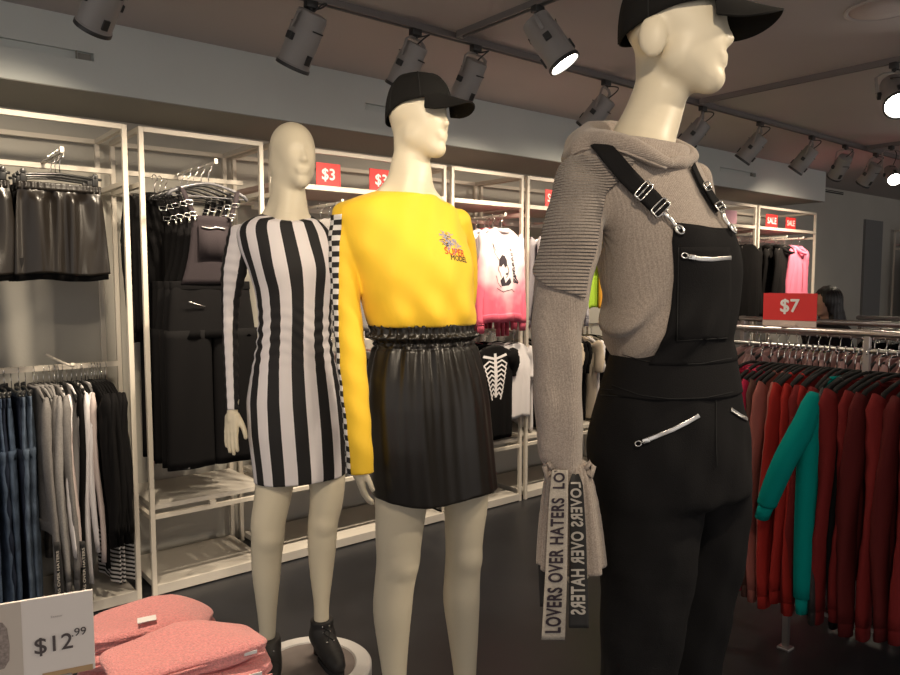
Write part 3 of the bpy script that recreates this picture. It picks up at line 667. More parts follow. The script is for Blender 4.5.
# boots
for lg, ank, top in ((legL, at(267.5, 637, HS-0.02), 0), (legR, at(322, 619, HS+0.04), 1)):
    bt = thing('boot', tuple(np.array([ank[0], ank[1], PZ])-root_off(S))); bt.parent = S
    A = np.array([ank[0], ank[1], 0.0]); f = fdS*math.cos(0.15)+ldS*(0.15 if top else -0.05); f /= np.linalg.norm(f); sd = np.cross(f, UP); zt = ank[2]
    sh = [(A+[0, 0, zt+0.02]+f*-0.002, 0.043), (A+[0, 0, zt-0.05], 0.042), (A+[0, 0, PZ+0.095]+f*0.004, 0.044)]
    ft = [(A+[0, 0, PZ+0.075]-f*0.016, 0.043), (A+[0, 0, PZ+0.058]+f*0.05, 0.044), (A+[0, 0, PZ+0.042]+f*0.115, 0.038), (A+[0, 0, PZ+0.034]+f*0.155, 0.027)]
    def bf(P): return smax(smax(smin(chain(P, sh, 0.02), chain(P, ft, 0.02), 0.02), P[..., 2]-np.float32(zt), 0.003), np.float32(PZ+0.010)-P[..., 2], 0.003)
    build_sdf('shaft', bf, A+[-0.22, -0.22, PZ-0.01], A+[0.22, 0.22, zt+0.03], 0.005, m_boot, bt)
    b = MB(); b.tube([A+[0, 0, PZ+0.07]-f*0.022, A+[0, 0, PZ+0.03]-f*0.026, A+[0, 0, PZ]-f*0.027], [0.030, 0.024, 0.024], 20); b.build('heel', m_boot, bt, world=True, smooth='auto')
    rr = []
    for u in np.linspace(0, 1, 16):
        c = A+f*(0.04+0.14*u)+[0, 0, PZ+0.012-0.004*u]; hw = 0.033*math.sqrt(max(0.02, 1-max(0, u-0.45)**2/0.31)); rr.append(np.array([c-sd*hw+[0, 0, 0.008], c+sd*hw+[0, 0, 0.008], c+sd*hw-[0, 0, 0.01], c-sd*hw-[0, 0, 0.01]]))
    b = MB(); b.loft(rr); b.build('sole', m_seam, bt, world=True, smooth=False)
    eye = MB(); lc = MB(); rows = []
    for i in range(7):
        z = zt-0.012-0.019*i; pr = []
        for q in (-1, 1):
            o = A+np.array([0, 0, z])+f*0.12+sd*q*0.013; p, ok = march(bf, [o], -f, 0.14, 0.001); pr.append(p[0]); rm = rotmat(f, sd); eye.lathe([(0.0012, 0.001), (0.0032, 0.001), (0.0032, -0.001)], p[0], 8, rm)
        rows.append(pr)
    for i in range(6):
        for q in (0, 1):
            a, c = rows[i][q], rows[i+1][1-q]; lc.tube([a, (a+c)/2+f*0.003, c], 0.0016, 6)
    eye.build('eyelet', m_chrome, bt, world=True); lc.build('laces', m_seam, bt, world=True)

# ================= yellow top mannequin =================
HY, PY_ = 2.17, math.radians(33); fdY, ldY = facing(PY_)
Y = thing('mannequin', tuple(at(425, 600, HY)*[1, 1, 0]+[0, 0, PZ]), 'cream mannequin in a black cap, bright yellow top and black leather skirt', 'mannequin')
headYc = at(420.5, 119, HY); hY, MY = head_field(headYc, math.radians(60), 0.98, ears=False)
shirt_rows = [(193, 380, 430, 0.75), (197, 364, 440, 0.62), (202, 349, 451, 0.52), (210, 341, 460, 0.50), (220, 339, 465, 0.52), (240, 345, 468, 0.62), (260, 352, 471, 0.72), (280, 356, 474, 0.78), (300, 361, 477, 0.78), (314, 364, 478.5, 0.78), (322, 367, 477, 0.76), (329, 372, 474, 0.74)]
BY = Body(HY, PY_, shirt_rows, sig=0.009, tilt=0.08)
skirt_rows = [(324, 372, 474, 0.78), (336, 374, 473, 0.78), (345, 376, 474, 0.78), (356, 372.5, 478, 0.78), (375, 369, 484, 0.78), (400, 367, 488.5, 0.80), (440, 368, 493, 0.80), (480, 372, 497, 0.80), (510, 376, 501, 0.80)]
BK = Body(HY, PY_, skirt_rows, sig=0.008)
legYL = px_chain([(405, 440, 66, -0.05), (401, 505, 53, -0.05), (399, 535, 48, -0.05), (398, 560, 44, -0.045), (394.5, 585, 41, -0.04), (392.5, 610, 40, -0.035), (393, 640, 33, -0.03), (394.5, 675, 25, -0.03), (396, 720, 19, -0.03), (397, 745, 19, -0.03)], HY)
legYR = px_chain([(462, 440, 60, 0.06), (465.5, 500, 46, 0.06), (464.5, 530, 40, 0.055), (463.5, 557, 37, 0.055), (462, 580, 37, 0.06), (461.5, 600, 37.5, 0.06), (463, 630, 32, 0.07), (465, 675, 23, 0.07), (466, 712, 17, 0.07), (467, 732, 18, 0.07)], HY)
kneeY = [(legYL[3][0]+fdY*0.024, 0.038), (legYR[3][0]+fdY*0.024, 0.034)]
armY = px_chain([(347, 216, 30, -0.06), (345, 245, 31, -0.08), (345.5, 275, 29, -0.09), (347, 310, 28, -0.11), (351, 350, 29, -0.13), (354.5, 390, 28, -0.15), (358, 430, 27, -0.17), (361, 474, 27, -0.19)], HY)
armY2 = px_chain([(458, 222, 26, 0.08), (466, 255, 22, 0.14), (466, 300, 20, 0.17), (455, 340, 18, 0.19), (440, 385, 15, 0.19), (430, 420, 14, 0.19)], HY)
wY = at(357.5, 461, HY-0.18); handY = hand_parts(wY, at(361, 497, HY-0.2)-at(357, 461, HY-0.19), RT+0.2*F0, RT*0.4-F0, 0.80, curl=0.3)
handY2 = hand_parts(at(429, 424, HY+0.19), (0, 0, -1.0), -F0, RT, 0.85)
a1, a2 = foot_chain(legYL[-1][0], fdY, PZ, 0.03); a3, a4 = foot_chain(legYR[-1][0], fdY, PZ, 0.03)
neckY = [(at(410.5, 130, HY+0.03), 0.050), (at(411.5, 160, HY+0.015), 0.051), (at(411.5, 180, HY), 0.054), (at(409, 193, HY), 0.060), (at(407, 205, HY), 0.062)]
trapY = [[(at(404, 166, HY+0.01), 0.036), (at(396, 186, HY), 0.034), (at(376, 204, HY-0.03), 0.026)], [(at(418, 172, HY+0.01), 0.034), (at(424, 192, HY+0.02), 0.032), (at(440, 208, HY+0.05), 0.024)]]
def bodyY(P):
    d = smin(hY(P), chain(P, neckY, 0.03), 0.022)
    for c_ in trapY: d = smin(d, chain(P, c_, 0.01), 0.022)
    t = smin(BY.field(P, infl=-0.02, z1=BY.z1-0.03), BK.field(P, infl=-0.04, z0=at(420, 470, HY)[2]), 0.03); d = smin(d, t, 0.03)
    for l, kn in ((legYL, kneeY[0]), (legYR, kneeY[1])): d = smin(d, chain(P, l, 0.03), 0.02); d = smin(d, np.linalg.norm(P-kn[0].astype(np.float32), axis=-1)-kn[1], 0.03)
    for f in (a1, a2, a3, a4): d = smin(d, chain(P, f, 0.01), 0.01)
    for a in (armY, armY2): d = smin(d, chain(P, [(p, r*0.62) for p, r in a], 0.01), 0.02)
    d = smin(d, hand_field(P, handY), 0.004); return smin(d, hand_field(P, handY2), 0.004)
A = np.array([p for p, r in legYL+legYR+armY+armY2]); lo = A.min(0)-0.2; hi = A.max(0)+0.2; lo[2] = PZ-0.02; hi[2] = headYc[2]+0.15
build_sdf('body', bodyY, lo, hi, 0.006, m_skin, Y)
plate(at(428, 600, HY)[0], at(428, 600, HY)[1], PZ-0.001, 0.225, 'round white plinth under the yellow top mannequin')
make_cap(Y, headYc+np.array([0, 0, 0.004]), MY, 0.98, back_low=0.050, z0=0.034, h=0.092, brim_len=0.072, brim_drop=0.36)
m_yel = mat('yellow_jersey', (0.88, 0.56, 0.025), 0.7, bump=0.1, bscale=500, sheen=0.1)
zb = at(420, 262, HY)[2]; zw = at(420, 326, HY-0.11)[2]
def shirt_body(P):
    def ex(l, f, z):
        r = bump3(l, f, z, (-0.06, 0.08, zb), (0.07, 0.07, 0.06), 0.016)+bump3(l, f, z, (0.06, 0.08, zb), (0.07, 0.07, 0.06), 0.016)
        low = np.exp(-((z-zw-0.035)/0.06)**2); r += 0.006*low*np.sin(l*55+f*20+z*14)
        r += 0.0035*np.exp(-((z-zb)/0.16)**2)*np.sin((l*0.8+z*0.6)*48+1.1)
        return r+0.002*np.sin(l*70-z*38)
    return BY.field(P, extra=ex, cap=0.006, z0=zw-0.004)
def shirtY(P):
    d = shirt_body(P); s = chain(P, armY, 0.02)-0.0011*np.sin(P[..., 2]*75+P@(RT*60).astype(np.float32))
    e = armY[-1]; dn = e[0]-armY[-2][0]; dn /= np.linalg.norm(dn); s = smax(s, (P-e[0].astype(np.float32))@dn.astype(np.float32), 0.002)
    d = smin(d, s, 0.008); s2 = chain(P, armY2, 0.02); e = armY2[-1]; dn = e[0]-armY2[-2][0]; dn /= np.linalg.norm(dn)
    return smin(d, smax(s2, (P-e[0].astype(np.float32))@dn.astype(np.float32), 0.002), 0.008)
A = np.array([p for p, r in armY+armY2]); c0 = at(412, 260, HY); lo = np.minimum(A.min(0)-0.05, c0-0.24); hi = np.maximum(A.max(0)+0.05, c0+0.24); hi[2] = at(410, 180, HY)[2]; lo[2] = min(A[:, 2].min()-0.04, zw-0.1)
sh = build_sdf('yellow_top', shirtY, lo, hi, 0.006, m_yel, Y); prop(sh, 'bright yellow long sleeved top')
m_check = attr_mat('checker_tape', lambda nt, M, A, mix: mix(M('LESS_THAN', M('ABSOLUTE', M('SUBTRACT', M('FRACT', M('MULTIPLY', M('ADD', M('FLOOR', M('MULTIPLY', A('cu'), 3.0)), M('FLOOR', A('cv'))), 0.5)), 0.0)), 0.25), (0.015, 0.014, 0.014), (0.72, 0.69, 0.66)), 0.8)
def tape(fn, ch, ang0, ang1, name, m, parent, n=110, k=14, reach=0.09, off=0.0012):
    C = np.array([p for p, r in ch]); L = np.concatenate([[0], np.cumsum(np.linalg.norm(np.diff(C, axis=0), axis=1))]); u = np.linspace(0.0, 0.997, n)*L[-1]
    cc = np.stack([np.interp(u, L, C[:, i]) for i in range(3)], 1); P = np.zeros((n, k, 3))
    for j, w_ in enumerate(np.linspace(0, 1, k)):
        a = ang0+w_*(np.interp(u/L[-1], [0, 0.3, 0.6, 1], [ang1+0.65, ang1+0.35, ang1-0.1, ang1+0.1])-ang0)[:, None]; d = -RT*np.cos(a)-F0*np.sin(a); q, ok = march(fn, cc+d*reach, -d, reach, off); P[:, j] = q
    b = MB(); b.grid(P, thick=0.0015); cu = np.tile(np.linspace(0.001, 0.999, k), n); cv = np.repeat(u/0.0150, k)
    return b.build(name, m, parent, world=True, attrs={'cu': np.concatenate([cu, cu]), 'cv': np.concatenate([cv, cv])})
tape(shirtY, armY, -0.35, 0.85, 'checked_tape', m_check, sh)
# chest print, laid on the cloth
def on_cloth(fn, V2, Fc, x, y, H, sx, ang=0.0, shear=0.0, off=0.0012, step=0.006, basis=None):
    """V2 in metres around the point seen at x,y; laid onto the surface fn"""
    V, Fc = densify(V2, Fc, step); ca, sa = math.cos(ang), math.sin(ang)
    X = V[:, 0]*ca-V[:, 1]*sa; Yy = V[:, 0]*sa+V[:, 1]*ca+shear*V[:, 0]; p0 = at(x, y, H); ex = RT if basis is None else basis
    P = p0+X[:, None]*ex+Yy[:, None]*UP; n = np.cross(ex, UP); n = n if n@F0 < 0 else -n
    q, ok = march(fn, P+n*0.3, -n, 0.6, off, 90); q[~ok] = P[~ok]; return q, Fc
def print_text(fn, txt, size, x, y, H, m, parent, name='lettering', bold=0.0, **kw):
    V, Fc = text_mesh(txt, size, bold); P, Fc = on_cloth(fn, V, Fc, x, y, H, 1, **kw); b = MB(); b.add(P, Fc); return b.build(name, m, parent, world=True, smooth=False)
m_ink = mat('black_ink', (0.03, 0.02, 0.03), 0.8); m_red_ink = mat('red_ink', (0.55, 0.05, 0.02), 0.8); m_blue_ink = mat('blue_ink', (0.30, 0.30, 0.42), 0.8)
chest = ldY
print_text(shirtY, 'SUPER', 0.028, 463, 252, HY-0.1, m_red_ink, sh, bold=0.0004, basis=chest, ang=-0.10)
print_text(shirtY, 'MODEL', 0.021, 468, 258.5, HY-0.1, m_ink, sh, bold=0.0004, basis=chest, ang=-0.10)
def squiggle(seed, cx, cy, w, h, n, th, m):
    r = random.Random(seed); b2 = MB()
    for i in range(n):
        a = r.uniform(0, 6.28); px, py = cx+r.uniform(-w, w)*0.7, cy+r.uniform(-h, h)*0.8; pts = []
        for k in range(5): pts.append((px, py)); a += r.uniform(-1.2, 1.2); px += 0.006*math.cos(a); py += 0.006*math.sin(a)
        pts = np.array(pts); d = np.gradient(pts, axis=0); nn = np.stack([-d[:, 1], d[:, 0]], 1); nn /= np.linalg.norm(nn, axis=1)[:, None]+1e-9
        A_ = pts+nn*th; B_ = pts-nn*th; V = np.concatenate([A_, B_]); V = np.concatenate([V, np.zeros((10, 1))], 1); b2.add(V, [(q, q+1, q+6, q+5) for q in range(4)])
    return np.concatenate(b2.v), b2.f
for sd, x, y, w_, h_, n_, m_ in ((3, 455, 241, 0.012, 0.018, 26, m_blue_ink), (5, 466, 244, 0.010, 0.016, 10, m_blue_ink), (9, 455, 241, 0.010, 0.016, 8, m_ink)):
    V, Fc = squiggle(sd, 0, 0, w_, h_, n_, 0.0011, m_); P, Fc = on_cloth(shirtY, V, Fc, x, y, HY-0.1, 1, basis=chest); b = MB(); b.add(P, Fc); b.build('chest_print', m_, sh, world=True, smooth=False)
# skirt
m_leather = mat('black_leather', (0.014, 0.012, 0.010), 0.30, bump=0.10, bscale=300, spec=0.42)
zsh = at(420, 506, HY-0.16)[2]; zwb = at(420, 343, HY-0.11)[2]; zrt = at(420, 327, HY-0.11)[2]
def folds(th, z, z_top, amp, n, seed=0, fall=0.35):
    d = np.clip((z_top-z), 0, 1); a = amp*(np.exp(-d/fall)*0.9+0.12); return a*(np.sin(th*n+0.8*np.sin(th*3+seed)+d*2.2)*0.65+0.45*np.sin(th*(n*0.53)+1.3+seed-d*3.0))
def skirt_f(P):
    def ex(l, f, z):
        th = np.arctan2(l, f); below = z < zwb
        r = np.where(below, folds(th, z, zwb, 0.0085, 19, 2.0, 0.14)*np.clip((zwb-z)/0.02, 0, 1), 0.0)
        r = r+np.where(z > zwb-0.01, 0.0035*np.sin(th*46+2*np.sin(th*7)), 0)
        r = r+0.012*np.exp(-((z-(zwb+0.014))/0.007)**2)*(1+0.5*np.sin(th*31))-0.004*np.exp(-((z-(zwb-0.002))/0.004)**2)-0.004*np.exp(-((z-(zwb-0.016))/0.004)**2)
        return r+0.004*np.exp(-((z-zrt)/0.008)**2)*np.sin(th*37+1)
    d = BK.field(P, extra=ex, cap=0.003, z0=-5, z1=zrt+0.006)
    pl = P[..., 2]-np.float32(zsh)-0.0*P[..., 0]+0.012*((P@RT.astype(np.float32))-float(at(437, 503, HY)@RT))*0-0.006*np.sin((P@RT.astype(np.float32))*22)
    return smax(d, -pl, 0.003)
c0 = at(432, 420, HY); sk = build_sdf('skirt', skirt_f, [c0[0]-0.26, c0[1]-0.26, zsh-0.03], [c0[0]+0.26, c0[1]+0.26, zrt+0.03], 0.005, m_leather, Y); prop(sk, 'black faux leather skirt with a gathered paperbag waist')
# ================= grey sweater and dungarees mannequin =================
HO, PO = 1.40, math.radians(40); fdO, ldO = facing(PO)
O = thing('mannequin', tuple(at(660, 600, HO)*[1, 1, 0]+[0, 0, PZ]), 'largest cream mannequin in a black cap, grey knit sweater and black dungarees', 'mannequin')
headOc = at(680, 32, HO); hO, MO = head_field(headOc, math.radians(74), 0.98, ears=True)
knit_rows = [(140, 610, 684, 0.8), (150, 588, 695, 0.66), (160, 572, 705, 0.56), (172, 568, 712, 0.54), (190, 575, 720, 0.58), (215, 585, 727, 0.66), (240, 592, 733, 0.74), (270, 597, 737, 0.78), (300, 602, 738, 0.78), (325, 606, 736, 0.78), (340, 610, 733, 0.76), (360, 616, 731, 0.74), (380, 620, 733, 0.74)]
BO = Body(HO, PO, knit_rows, sig=0.010, tilt=0.2)
pant_rows = [(340, 616, 729, 0.80), (349, 611, 735.5, 0.80), (362, 608, 736, 0.80), (389, 600, 741, 0.82), (418, 592, 744, 0.86), (445, 588.5, 747, 0.88), (480, 591, 749.5, 0.88), (520, 597, 748, 0.84)]
BP = Body(HO, PO, pant_rows, sig=0.010)
legOL = px_chain([(650, 430, 112, -0.03), (649, 470, 112, -0.035), (648, 540, 103, -0.05), (645, 600, 91, -0.06), (640, 650, 82, -0.065), (638, 700, 74, -0.06), (639, 760, 62, -0.05), (642, 840, 50, -0.04), (645, 930, 38, -0.03)], HO)
legOR = px_chain([(700, 430, 86, 0.03), (704, 470, 90, 0.05), (703, 540, 86, 0.07), (695, 600, 76, 0.08), (689, 650, 70, 0.09), (687, 700, 63, 0.10), (688, 760, 56, 0.11), (688, 830, 46, 0.12), (690, 900, 36, 0.12)], HO)
neckO = [(at(664, 60, HO+0.045), 0.053), (at(662, 85, HO+0.03), 0.050), (at(653, 115, HO+0.02), 0.053), (at(644, 138, HO+0.01), 0.058), (at(638, 155, HO), 0.064), (at(636, 175, HO), 0.075)]
armO = px_chain([(581, 178, 42, -0.05), (580, 200, 52, -0.08), (574, 235, 56, -0.11), (566, 270, 57, -0.12), (559.5, 305, 54, -0.13), (557, 344, 51, -0.135), (558, 398, 51, -0.14), (561.5, 440, 46, -0.145), (565.5, 462, 40, -0.145), (567, 470, 37, -0.145)], HO)
cuffO = px_chain([(567, 466, 36, -0.145), (568.5, 480, 46, -0.145), (570, 520, 58, -0.14), (571.5, 566, 66, -0.14)], HO)
armO2 = px_chain([(694, 180, 34, 0.10), (700, 215, 34, 0.19), (703, 260, 34, 0.25), (704, 310, 32, 0.27), (690, 360, 28, 0.27), (680, 400, 26, 0.26)], HO)
handO = hand_parts(at(567, 520, HO-0.14), (0, 0, -1.0), RT, -F0, 0.85); handO2 = hand_parts(at(678, 410, HO+0.26), (0, 0, -1.0), -F0, RT, 0.85)
b1, b2 = foot_chain(np.array([*legOL[-1][0][:2], PZ+0.09]), fdO, PZ, 0.0); b3, b4 = foot_chain(np.array([*legOR[-1][0][:2], PZ+0.09]), fdO, PZ, 0.0)
def bodyO(P):
    d = smin(hO(P), chain(P, neckO, 0.03), 0.020)
    t = smin(BO.field(P, infl=-0.018, z1=BO.z1-0.02), BP.field(P, infl=-0.02, z0=at(670, 460, HO)[2]), 0.03); d = smin(d, t, 0.03)
    for l in (legOL, legOR): d = smin(d, chain(P, [(p, r*0.72) for p, r in l], 0.03), 0.02)
    for f in (b1, b2, b3, b4): d = smin(d, chain(P, f, 0.01), 0.01)
    for a in (armO[:-1]+[cuffO[2]], armO2): d = smin(d, chain(P, [(p, min(r*0.6, 0.04)) for p, r in a[:-1]]+[(a[-1][0], 0.02)], 0.01), 0.02)
    d = smin(d, hand_field(P, handO), 0.004); return smin(d, hand_field(P, handO2), 0.004)
A = np.array([p for p, r in legOL+legOR+armO+armO2+cuffO]); lo = A.min(0)-0.18; hi = A.max(0)+0.18; lo[2] = PZ-0.02; hi[2] = headOc[2]+0.15
build_sdf('body', bodyO, lo, hi, 0.006, m_skin, O)
plate(at(665, 600, HO)[0], at(665, 600, HO)[1], PZ-0.001, 0.23, 'round white plinth under the dungarees mannequin')
make_cap(O, headOc+np.array([0, 0, 0.003]), MO, 0.99, back_low=0.040, z0=0.024, h=0.102, brim_len=0.076, brim_drop=0.30)
# knit sweater: torso, sleeve, flared cuff, cowl
def knit_mat(name, col, rib, per=0.0052):
    def bld(nt, M, A, mix):
        tc = nd(nt, 'ShaderNodeTexCoord'); n = nd(nt, 'ShaderNodeTexNoise'); n.inputs['Scale'].default_value = 420; n.inputs['Detail'].default_value = 2; nt.links.new(tc.outputs['Object'], n.inputs['Vector'])
        return mix(M('MULTIPLY', M('SUBTRACT', n.outputs[0], 0.25), 1.6), tuple(c*0.62 for c in col), tuple(min(1, c*1.32) for c in col))
    m = attr_mat(name, bld, 0.95); nt = m.node_tree; b = nt.nodes['Principled BSDF']; b.inputs['Sheen Weight'].default_value = 0.25
    def Mx(op, a, c=None):
        q = nd(nt, 'ShaderNodeMath', operation=op)
        for i, v in enumerate((a, c)):
            if v is None: continue
            if isinstance(v, (int, float)): q.inputs[i].default_value = v
            else: nt.links.new(v, q.inputs[i])
        return q.outputs[0]
    a = nd(nt, 'ShaderNodeAttribute'); a.attribute_name = 'rib'; hgt = Mx('MULTIPLY', Mx('SINE', Mx('MULTIPLY', a.outputs['Fac'], 2*PI/per)), rib)
    bp = nd(nt, 'ShaderNodeBump'); bp.inputs['Strength'].default_value = 0.9; bp.inputs['Distance'].default_value = 0.0035; nt.links.new(hgt, bp.inputs['Height']); nt.links.new(bp.outputs[0], b.inputs['Normal'])
    return m
KC = (0.40, 0.335, 0.285)
m_knit = knit_mat('grey_knit', KC, 0.08, 0.0036); m_rib = knit_mat('grey_rib_knit', KC, 0.8, 0.0060)
zst = at(570, 292, HO)[2]
def sleeve_extra(P, s):
    z = P[..., 2]; lat = P@RT.astype(np.float32)
    low = np.clip((zst-z)/0.15, 0, 1); return s-0.0035*low*np.sin(lat*130+0.7*np.sin(z*18))-0.0015*np.sin(z*60+lat*35)
def slO(P):
    s = chain(P, armO, 0.02); s = sleeve_extra(P, s); e = armO[-1]
    return s
gath = at(567, 468, HO-0.145)
def cuffF(P):
    q = P-cuffO[0][0].astype(np.float32); th = np.arctan2(q@F0.astype(np.float32), q@RT.astype(np.float32)); s = chain(P, cuffO, 0.02)
    zz = np.clip((gath[2]-P[..., 2])/0.15, 0, 1); s = s-0.006*zz**0.6*np.sin(th*9+1)-0.002*np.sin(th*23)*(1-zz)
    s = smax(s, np.float32(cuffO[-1][0][2])-P[..., 2], 0.003); return smax(s, P[..., 2]-np.float32(gath[2]+0.012), 0.003)
def torsoO(P):
    def ex(l, f, z):
        zb_ = at(670, 250, HO)[2]; r = bump3(l, f, z, (-0.055, 0.09, zb_), (0.06, 0.07, 0.06), 0.014)+bump3(l, f, z, (0.055, 0.09, zb_), (0.06, 0.07, 0.06), 0.014)
        zw_ = at(640, 345, HO)[2]; low = np.exp(-((z-zw_-0.03)/0.05)**2); side = np.clip(-l*12+0.1, 0, 1)
        r += low*side*(0.013+0.006*np.sin((l*1.2+f*0.4-z*0.9)*85)); return r+0.002*np.sin((l-z*0.6)*60)
    return BO.field(P, extra=ex, cap=0.006)
def knitF(P): return smin(smin(torsoO(P), slO(P), 0.014), smin(chain(P, armO2, 0.02), cuffF(P), 0.004), 0.006)
def torso_or_sleeve(P): return smin(torsoO(P), slO(P), 0.014)
A = np.array([p for p, r in armO+armO2]); c0 = at(655, 260, HO); lo = np.minimum(A.min(0)-0.06, c0-0.2); hi = np.maximum(A.max(0)+0.06, c0+0.2); lo[2] = gath[2]-0.01; hi[2] = at(640, 128, HO)[2]
sw = thing('knit_sweater', (0, 0, 0)); sw.location = tuple(-np.array(O.location)+at(650, 250, HO)); sw.parent = O; prop(sw, 'grey marl knit sweater with a cowl hood and tied cuffs')
# ribbed upper sleeve is its own panel
along = (armO[4][0]-armO[1][0]); along /= np.linalg.norm(along)
def mainF(P): return smax(smin(smin(torsoO(P), slO(P), 0.014), chain(P, armO2, 0.02), 0.006), -(P[..., 2]-np.float32(gath[2]-0.006)), 0.002)
def rib_att(V): l, f, z = BO.local(V.astype(np.float32)); return l*0.9
build_sdf('knit_body', mainF, lo, hi, 0.006, m_knit, sw, {'rib': rib_att})
def ribpanel(name, fn, ch, u0, u1, off):
    C = np.array([p for p, r in ch]); L = np.concatenate([[0], np.cumsum(np.linalg.norm(np.diff(C, axis=0), axis=1))]); n, k = 90, 40
    u = np.linspace(0, 1, n); P = np.zeros((n, k, 3)); R_ = np.zeros((n, k))
    for j, a in enumerate(np.linspace(-0.9, 2.25, k)):
        d = -RT*math.cos(a)-F0*math.sin(a); w = max(0, math.sin((a+0.35)*1.0)); e1 = u1-0.035*(abs(a-0.95)/1.2)**1.0*(1 if a < 0.95 else -0.2); uu = (u0+0.02*(a-1)+(e1-u0)*u)*L[-1]
        cc = np.stack([np.interp(uu, L, C[:, i]) for i in range(3)], 1); dd = np.tile(d, (n, 1)); q, ok = march(fn, cc+dd*0.16, -dd, 0.16, off, 60); P[:, j] = q; R_[:, j] = uu
    return P, R_
armO_top = px_chain([(590, 158, 40, -0.02)], HO)+armO
P, R_ = ribpanel('rib', torso_or_sleeve, armO_top, 0.015, 0.46, 0.0022)
b = MB(); b.grid(P, thick=0.004); b.build('ribbed_sleeve_panel', m_rib, sw, world=True, attrs={'rib': np.concatenate([R_.ravel(), R_.ravel()])})
lo = np.array([*(cuffO[2][0][:2]-0.1), cuffO[-1][0][2]-0.02]); hi = np.array([*(cuffO[2][0][:2]+0.1), gath[2]+0.03])
build_sdf('cuff', cuffF, lo, hi, 0.004, m_knit, sw, {'rib': lambda V: np.arctan2((V-gath)@F0, (V-gath)@RT)*0.03})
# cowl
cow = px_chain([(669, 163, 11, -0.115), (655, 158, 15, -0.125), (640, 151.5, 18, -0.125), (624, 146, 21, -0.11), (607, 142, 24, -0.075), (592, 142, 28, -0.02), (586, 142, 32, 0.05), (598, 136, 30, 0.11), (618, 136, 26, 0.13), (645, 140, 22, 0.13), (670, 146, 18, 0.10), (687, 152, 15, 0.05), (691, 158, 13, -0.01), (684, 162, 12, -0.06), (670, 163, 11, -0.105)], HO)
cow2 = px_chain([(583, 152, 30, -0.03), (572, 158, 22, 0.02), (578, 150, 26, 0.07)], HO)
def cowF(P): d = smin(chain(P, cow, 0.012), chain(P, cow2, 0.02), 0.02); return d-0.0015*np.sin((P@RT.astype(np.float32))*90+P[..., 2]*60)
A = np.array([p for p, r in cow+cow2]); build_sdf('cowl_hood', cowF, A.min(0)-0.04, A.max(0)+0.04, 0.0045, m_knit, sw, {'rib': lambda V: V[:, 2]*1.3+V@RT*0.3})
b = MB(); pts = [seen_on(cowF, x, y, HO, 0.001)[0] for x, y in ((566, 163), (572, 155), (582, 149.5), (596, 148), (610, 149), (626, 152.5), (642, 159), (656, 164.5), (666, 168))]; b.tube(pts, 0.0024, 6); b.build('cowl_seam', m_knit, sw, world=True)
# cuff ties and lettered ribbons
b = MB(); c = gath+[0, 0, 0.004]; 
for k_, rr in ((0, 0.033), (1, 0.034)):
    a = np.linspace(0, 2*PI, 32, endpoint=False); b.tube([c+RT*math.cos(t)*rr+F0*math.sin(t)*rr*0.9+UP*(0.005*math.sin(t*2+k_*1.5)-0.004*k_) for t in a], 0.004, 8, closed=True)
for q in (-1, 1):
    o = c+RT*q*0.028-F0*0.022; b.tube([o, o+RT*q*0.008+UP*0.012, o+RT*q*0.014+UP*0.004, o+RT*q*0.010-UP*0.014, o+RT*q*0.002-UP*0.004], 0.0045, 8)
b.build('drawcord', m_knit, sw, world=True)
m_rb1 = mat('grey_ribbon', (0.42, 0.375, 0.32), 0.85, bump=0.3, bscale=500, var=0.15, vscale=300); m_rb2 = mat('black_ribbon', (0.02, 0.019, 0.019), 0.8); m_rbt = mat('ribbon_letter_grey', (0.48, 0.44, 0.39), 0.8)
def ribbon(pl, H, m, mt, txt, mirror, name, tsize, tx=1.0):
    """pl: rows (y, x left, x right, distance offset) from the knot down"""
    ys = [p[0] for p in pl]; yy = np.linspace(ys[0], ys[-1], 40); xl = np.interp(yy, ys, [p[1] for p in pl]); xr = np.interp(yy, ys, [p[2] for p in pl]); dh = np.interp(yy, ys, [p[3] for p in pl])
    G = np.array([[at(xl[i]+(xr[i]-xl[i])*t, yy[i], H+dh[i]+0.004*math.sin(t*3+i*0.12)) for t in np.linspace(0, 1, 9)] for i in range(40)])
    rb = MB(); rb.grid(G, thick=0.0012, nrm=-np.broadcast_to(F0, G.shape)); o = rb.build(name, m, sw, world=True, smooth=True)
    V, Fc = text_mesh(txt, tsize, 0.0009, align='LEFT', spacing=1.1); V[:, 0] *= tx; V, Fc = densify(V, Fc, 0.006)
    L = np.linalg.norm(G[-1, 4]-G[0, 4]); W = np.linalg.norm(G[20, 8]-G[20, 0]); x = V[:, 0]
    # writing runs up the grey side; on the black side the back of the weave shows it mirrored, running down
    v = 0.5-V[:, 1]/W; u = (x+0.012)/L if mirror else 1-(x+0.012)/L
    keep = (u > 0.0) & (u < 1); Fc = [f for f in Fc if all(keep[i] for i in f)]
    ui = np.clip(u, 0, 0.9999)*39; i0 = ui.astype(int); fu = (ui-i0)[:, None]; vi = np.clip(v, 0, 0.9999)*8; j0 = vi.astype(int); fv = (vi-j0)[:, None]
    Q = (G[i0, j0]*(1-fu)*(1-fv)+G[np.minimum(i0+1, 39), j0]*fu*(1-fv)+G[i0, j0+1]*(1-fu)*fv+G[np.minimum(i0+1, 39), j0+1]*fu*fv)-F0*0.0022
    tb = MB(); tb.add(Q, Fc); tb.build('lettering', mt, o, world=True, smooth=False); return o
ribbon([(470, 552, 568, -0.19), (500, 549, 568, -0.205), (580, 545, 567, -0.215), (640, 541.5, 565, -0.21)], HO, m_rb1, m_ink, 'LOVERS OVER HATERS  LOVERS', False, 'ribbon', 0.0315, 0.655)
